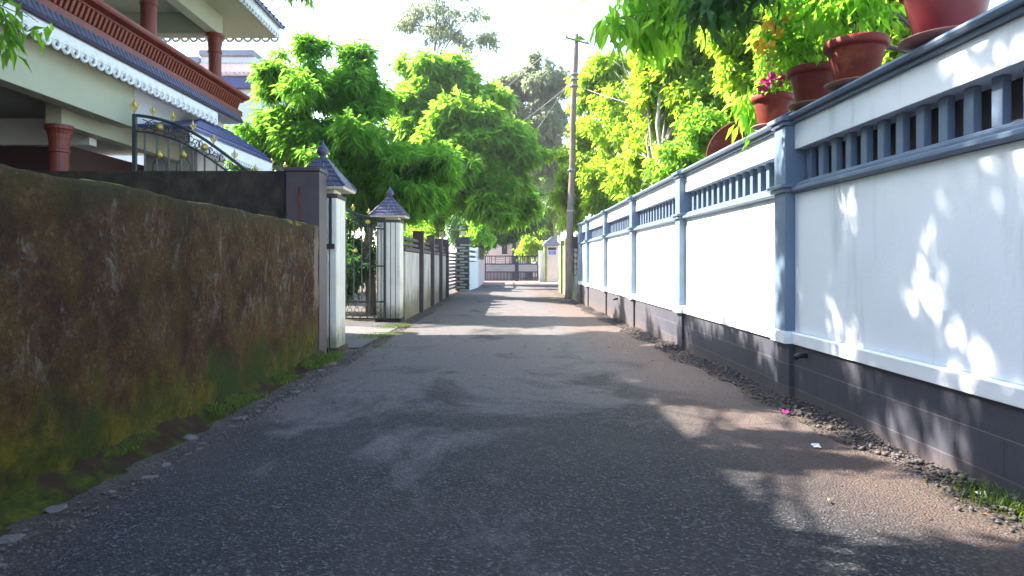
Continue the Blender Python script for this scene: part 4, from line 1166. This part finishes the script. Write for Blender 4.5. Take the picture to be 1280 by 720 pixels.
tree('lane_end_tree', 'light green tree filling the gap behind the cream nameplate pillar', (5.4, 66, gz(60)),
     [lob(690, 230, 62, 24), lob(672, 262, 62, 20), lob(700, 262, 60, 24), lob(664, 290, 64, 18), lob(662, 302, 60, 12), lob(655, 312, 60, 10), lob(670, 312, 60, 12), lob(682, 285, 62, 22), lob(668, 235, 63, 20), lob(700, 195, 63, 18), lob(714, 225, 60, 22)],
     'leaf_lime', 2600, 6, .36, .15, r0=.2, seed=17, gap=-.4, freq=1.)
# right hand garden
tree('garden_tree', 'yellow green tree leaning over the far bays of the white wall, right of the pole', (4.9, 27, gz(27)),
     [lob(740, 112, 29, 30), lob(768, 100, 28, 34), lob(735, 165, 29, 30), lob(738, 205, 29, 26), lob(765, 135, 27, 34), lob(760, 215, 27, 38), lob(725, 225, 29, 24), lob(722, 262, 30, 20), lob(775, 165, 26, 36), lob(800, 120, 26, 34), lob(752, 252, 27, 28), lob(790, 225, 22, 30), lob(710, 240, 30, 20), lob(716, 200, 30, 20)],
     'leaf_lime', 7800, 7, .21, .095, r0=.15, seed=18, gap=-.5, freq=2.0, spread=.17)
tree('garden_tree', 'sunlit yellow green tree with a pale trunk rising behind the middle of the white wall', (3.95, 17, gz(17)),
     [lob(795, 75, 18, 38), lob(800, 120, 18, 36), lob(840, 60, 17.5, 46), lob(850, 105, 17.5, 40), lob(880, 110, 17, 50), lob(830, 140, 18, 34), lob(870, 150, 17, 34, 28), lob(905, 60, 17, 40), lob(925, 125, 16.5, 36), lob(790, 190, 19, 28), lob(870, 190, 16, 26, 20), lob(860, 30, 17.5, 40, 30)],
     'leaf_lime', 10500, 7, .17, .08, r0=.11, bark='palebark', seed=19, gap=-.5, freq=2.6, spread=.15, top=(3.9, 17, 5.6), clip=lambda c: c[:, 0] > 3.5-.0*c[:, 1])
tree('garden_tree', 'leafy tree right behind the row of clay pots', (5.2, 10.5, 0),
     [lob(945, 80, 12, 46), lob(1000, 50, 11, 56), lob(1060, 30, 10, 55), lob(930, 20, 12, 45), lob(1000, 110, 11, 42), lob(1070, 100, 10, 46), lob(1140, 40, 9.5, 50), lob(1120, -30, 10, 60), lob(985, -20, 11, 55)],
     'leaf_lime', 7500, 7, .14, .065, r0=.14, seed=20, gap=-.5, freq=3.2, spread=.12, clip=lambda c: c[:, 0] > 3.55)
tree('garden_shrub', 'bushy shrub pressed against the back of the white wall beyond the clay plate', (4.4, 13.2, 0),
     [lob(890, 160, 15, 40, 34), lob(850, 200, 15, 34, 26), lob(950, 120, 14, 44, 36), lob(820, 220, 16, 26, 20), lob(960, 170, 14, 34, 28)],
     'leaf_mid', 2600, 6, .13, .06, r0=.07, seed=31, gap=-.4, freq=3., spread=.12, clip=lambda c: c[:, 0] > 3.4)
# overhanging large leaved branch, tree stands outside the frame to the right
tree('overhanging_tree', 'tree whose large lime leaves hang into the top of the picture, left of the pots', (5.6, 7.2, 0),
     [lob(775, 30, 7.2, 22, 22, .3), lob(800, 10, 7.2, 30, 30, .4), lob(840, 15, 7.1, 26, 34, .4), lob(815, 45, 7.2, 20, 20, .25), lob(850, -20, 7.1, 50, 30, .5), lob(1050, 5, 6.9, 60, 30, .4), lob(960, -40, 7.0, 90, 36, .6)],
     'leaf_fresh', 230, 5, .19, .08, r0=.08, seed=32, gap=-2, droop=1.5, spread=.12, bend=.25, sub=0, top=(4.6, 7.3, 5.6))
tree('overhanging_tree', 'twig with leaves coloured dark as a silhouette at the top edge above the magenta flowers', (5.2, 5.6, 0),
     [lob(885, 8, 6.4, 26, 18, .25), lob(930, -10, 6.4, 34, 20, .3), lob(905, -30, 6.3, 40, 26, .3)],
     'leaf_dark', 60, 5, .17, .085, r0=.06, seed=37, gap=-2, droop=1.2, spread=.12, bend=.2, sub=0, top=(4.2, 5.9, 5.2))  # dark leaf colour stands in for backlit silhouettes
# left near tree: its low branch shows in the top left corner and its unseen crown is shaped to shade the lane and near wall
tree('shade_tree', 'tree whose leafy branch hangs into the top left corner in front of the house', (-4.6, 3.2, 0),
     [(-3.62, 4.75, 3.15, .34, .4, .26), (-3.9, 4.6, 3.5, .5, .5, .35), (-4.2, 4.2, 4.1, .8, .8, .6)],
     'leaf_mid', 300, 6, .13, .045, r0=.10, seed=33, gap=-.6, freq=3, droop=.9, spread=.12, top=(-4.5, 3.6, 4.3))
tree('shade_tree', 'taller tree behind the mossy wall, its unseen crown above the house eaves laid out to shade the lane', (-4.3, 1.5, 0),
     [(-4.0, 9.4, 8.9, .8, 1.0, 1.45), (-4.1, 8.9, 10.0, .8, 1.0, .7), (-4.0, 7.6, 8.1, .7, .9, .55), (-4.0, 7.2, 9.9, .75, 1.2, .6), (-4.0, 5.3, 6.8, .7, .9, .9), (-4.1, 5.4, 8.6, .8, 1.0, 1.3), (-4.0, 10.7, 7.15, .7, 1.1, .6), (-4.2, 12.2, 7.3, .6, .9, .6), (-4.3, 13.8, 7.4, .6, .9, .5), (-4.0, 7.4, 6.15, 1.0, .10, .25), (-4.0, 8.0, 6.2, 1.0, .12, .25), (-4.0, 9.4, 6.3, 1.0, .14, .3), (-4.1, 7.3, 8.9, .5, .5, .4), (-6.5, 12.0, 8.75, .9, 1.1, .75), (-6.6, 13.8, 8.8, .9, 1.1, .8), (-6.5, 15.6, 9.0, .9, 1.1, .7), (-6.4, 17.4, 9.1, .9, 1.0, .65)],
     'leaf_mid', 8000, 7, .14, .07, r0=.085, seed=34, gap=-.03, freq=5.4, spread=.13, sub=0, top=(-4.2, 5.5, 6.6))

# low garden shrubs behind the open gate leaf and hedge behind the brown posts
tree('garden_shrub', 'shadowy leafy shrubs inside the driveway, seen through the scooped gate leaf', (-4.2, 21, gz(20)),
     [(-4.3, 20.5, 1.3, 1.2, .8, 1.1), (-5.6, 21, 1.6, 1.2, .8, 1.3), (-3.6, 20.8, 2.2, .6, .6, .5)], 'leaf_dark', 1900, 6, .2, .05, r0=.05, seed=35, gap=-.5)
tree('garden_shrub', 'leafy hedge topping the brown post wall under the broad tree', (-3.5, 27, gz(25)),
     [(-3.3, 22.8, 2.2, .45, 1.3, .5), (-3.4, 25.6, 2.3, .5, 1.5, .6), (-3.4, 28.8, 2.5, .5, 1.5, .6), (-3.7, 32.4, 2.9, .7, 1.2, .6)], 'leaf_mid', 2200, 6, .17, .06, r0=.06, seed=36, gap=-.4)

# palms
def palm(label, base, crown, n, fl, r, seed, mat='leaf_far', up=.5):
    rnd = random.Random(seed)
    t = thing('palm_tree', label, 'palm tree', base, 'palms')
    bm = nb(); base = Vector(base); crown = Vector(crown)
    tube(bm, curve3(base-Vector((0, 0, .2)), crown, .0, 12, .04, rnd), [r*(1.2-.5*k/12) for k in range(13)], 10); obj('trunk', bm, M['palebark'], t, smooth=True)
    for k in range(n):
        a = 2*math.pi*k/n+rnd.uniform(-.2, .2); el = rnd.uniform(-.2, 1.1)*up+.1
        d = Vector((math.cos(a)*math.cos(el), math.sin(a)*math.cos(el), math.sin(el)))
        pts = []; Vs = []; Fs = []
        for j in range(15):
            u = j/14; q = crown+d*fl*u; q.z -= fl*.55*u*u; pts.append(q)
        bm = nb(); tube(bm, pts, [.03*(1-.8*j/14) for j in range(15)], 5)
        side = d.cross(Vector((0, 0, 1))).normalized()
        for j in range(2, 28):
            u = j/28; q = crown+d*fl*u; q.z -= fl*.55*u*u
            tan = (d*fl-Vector((0, 0, 1.1*fl*u))).normalized()
            ll = fl*.30*math.sin(math.pi*min(.97, u*.85+.12))
            for s in (-1, 1):
                tip = q+side*s*ll*.75+tan*ll*.45+Vector((0, 0, -ll*.55)); m = q.lerp(tip, .4)+Vector((0, 0, ll*.1))
                v = [bm.verts.new(x) for x in (q, m+tan*.03*fl/3, tip, m-tan*.03*fl/3)]
                bm.faces.new(v)
        obj('frond', bm, M[mat], t)
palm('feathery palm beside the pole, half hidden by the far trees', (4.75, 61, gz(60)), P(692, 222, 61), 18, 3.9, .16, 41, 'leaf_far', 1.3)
palm('tall palm whose frond tips dip into the top of the picture over the pole', (5.6, 17.5, gz(17)), (3.3, 18.5, 9.7), 13, 2.9, .15, 42, 'leaf_mid', .8)

# grass
def grass(name, pts, h, seed, label, stuff=True):
    rng = np.random.default_rng(seed); n = len(pts)
    a = rng.uniform(0, 6.28, n); ln = h*rng.uniform(.5, 1.2, n); lean = rng.uniform(.1, .8, n)
    d = np.stack([np.cos(a)*lean, np.sin(a)*lean, np.ones(n)], 1); s = np.stack([-np.sin(a), np.cos(a), np.zeros(n)], 1)*.004
    mid = pts+d*ln[:, None]*.55; tip = pts+d*ln[:, None]*np.array([1.3, 1.3, .85])
    V = np.stack([pts-s, pts+s, mid+s*.8, tip, mid-s*.8], 1).reshape(-1, 3); k = np.arange(n)*5
    Fc = np.concatenate([np.stack([k, k+1, k+2], 1), np.stack([k, k+2, k+4], 1), np.stack([k+4, k+2, k+3], 1)])
    o = link_mesh(name, tri_mesh(name, V, Fc), M['grass'])
    tag(o, label, 'grass', kind='stuff' if stuff else None); return o
rng = np.random.default_rng(9)
n = 7000
yy = rng.uniform(11.4, 17.2, n); xx = rng.normal(-2.45, .22, n)
pts = np.stack([xx, yy, np.array([gz(a) for a in yy])], 1); pts = pts[sinnoise(pts, 3, rng) > -.05]
grass('grass', pts, .06, 1, 'short green grass at the mouth of the driveway')
pts = np.stack([rng.normal(2.80, .07, 420), rng.normal(3.85, .16, 420), np.zeros(420)+.03], 1)
grass('grass_tuft', pts, .10, 2, 'small grass tuft at the foot of the wall, right edge of the picture', False)
pts = np.stack([rng.normal(-2.55, .08, 900), rng.normal(9.85, .25, 900), np.zeros(900)-.0], 1)
grass('grass_tuft', pts, .09, 3, 'mossy grass tuft at the foot of the dark brown pillar', False)
yy = rng.uniform(1.5, 9.8, 6000); xx = XL+.03+np.abs(rng.normal(0, .11, 6000))
pts = np.stack([xx, yy, np.array([gz(a) for a in yy])+.03+.07*np.exp(-(xx-XL)/.12)], 1); pts = pts[sinnoise(pts, 3.5, rng) > .1]
grass('grass', pts, .035, 4, 'thin moss blades growing from the bank under the stained wall')

bm = nb(); box(bm, -25, 25, -15, 80, -1.3, 18); o = bpy.data.objects.new('haze', bpy.data.meshes.new('haze')); bm.to_mesh(o.data); bm.free(); C.objects.link(o)
tag(o, 'thin added haze hanging in the lane', 'haze', kind='stuff')
hm = bpy.data.materials.new('haze'); hm.use_nodes = True; hm.node_tree.nodes.clear()
ho = N(hm.node_tree, 'ShaderNodeOutputMaterial'); hv = N(hm.node_tree, 'ShaderNodeVolumePrincipled')
hv.inputs['Density'].default_value = .0006; hv.inputs['Color'].default_value = (.95, .97, 1, 1); hv.inputs['Anisotropy'].default_value = .3  # added volume standing in for the glare that pales the far trees
hm.node_tree.links.new(hv.outputs[0], ho.inputs['Volume']); o.data.materials.append(hm)
# ------------------------------------------------------------ camera, light
cam = bpy.data.cameras.new('camera'); co = bpy.data.objects.new('camera', cam); C.objects.link(co)
co.location = (0, 0, CZ); co.rotation_euler = (R(90), 0, 0)
cam.sensor_width = 36; cam.lens = 36*F/1280; cam.clip_end = 2000; cam.clip_start = .05
cam.shift_x = 10/1280; cam.shift_y = -31.5/1280
bpy.context.scene.camera = co
EL, B = 43.6, 25.
sd = Vector((-math.cos(R(EL))*math.cos(R(B)), math.cos(R(EL))*math.sin(R(B)), math.sin(R(EL))))
sun = bpy.data.lights.new('sun', 'SUN'); so = bpy.data.objects.new('sun', sun); C.objects.link(so)
sun.energy = 5.0; sun.angle = R(.55); sun.color = (1, .93, .82)
so.rotation_euler = (-sd).to_track_quat('-Z', 'Y').to_euler(); so.location = (0, 0, 20)
wd = bpy.data.worlds.new('World'); bpy.context.scene.world = wd; wd.use_nodes = True
nt = wd.node_tree; nt.nodes.clear()
o = N(nt, 'ShaderNodeOutputWorld'); bg = N(nt, 'ShaderNodeBackground'); sk = N(nt, 'ShaderNodeTexSky')
sk.sky_type = 'NISHITA'; sk.sun_disc = False; sk.sun_elevation = R(EL)
sk.sun_rotation = math.atan2(sd.x, sd.y); sk.air_density = 1.; sk.dust_density = 1.2; sk.ozone_density = 1.
nt.links.new(sk.outputs[0], bg.inputs[0]); bg.inputs[1].default_value = .14
nt.links.new(bg.outputs[0], o.inputs[0])
s = bpy.context.scene
s.view_settings.view_transform = 'Standard'; s.view_settings.look = 'None'
s.view_settings.exposure = 2.5; s.view_settings.gamma = 1
s.render.resolution_x = 1024; s.render.resolution_y = 576
s.render.engine = 'CYCLES'
s.cycles.max_bounces = 8; s.cycles.diffuse_bounces = 5; s.cycles.transmission_bounces = 6
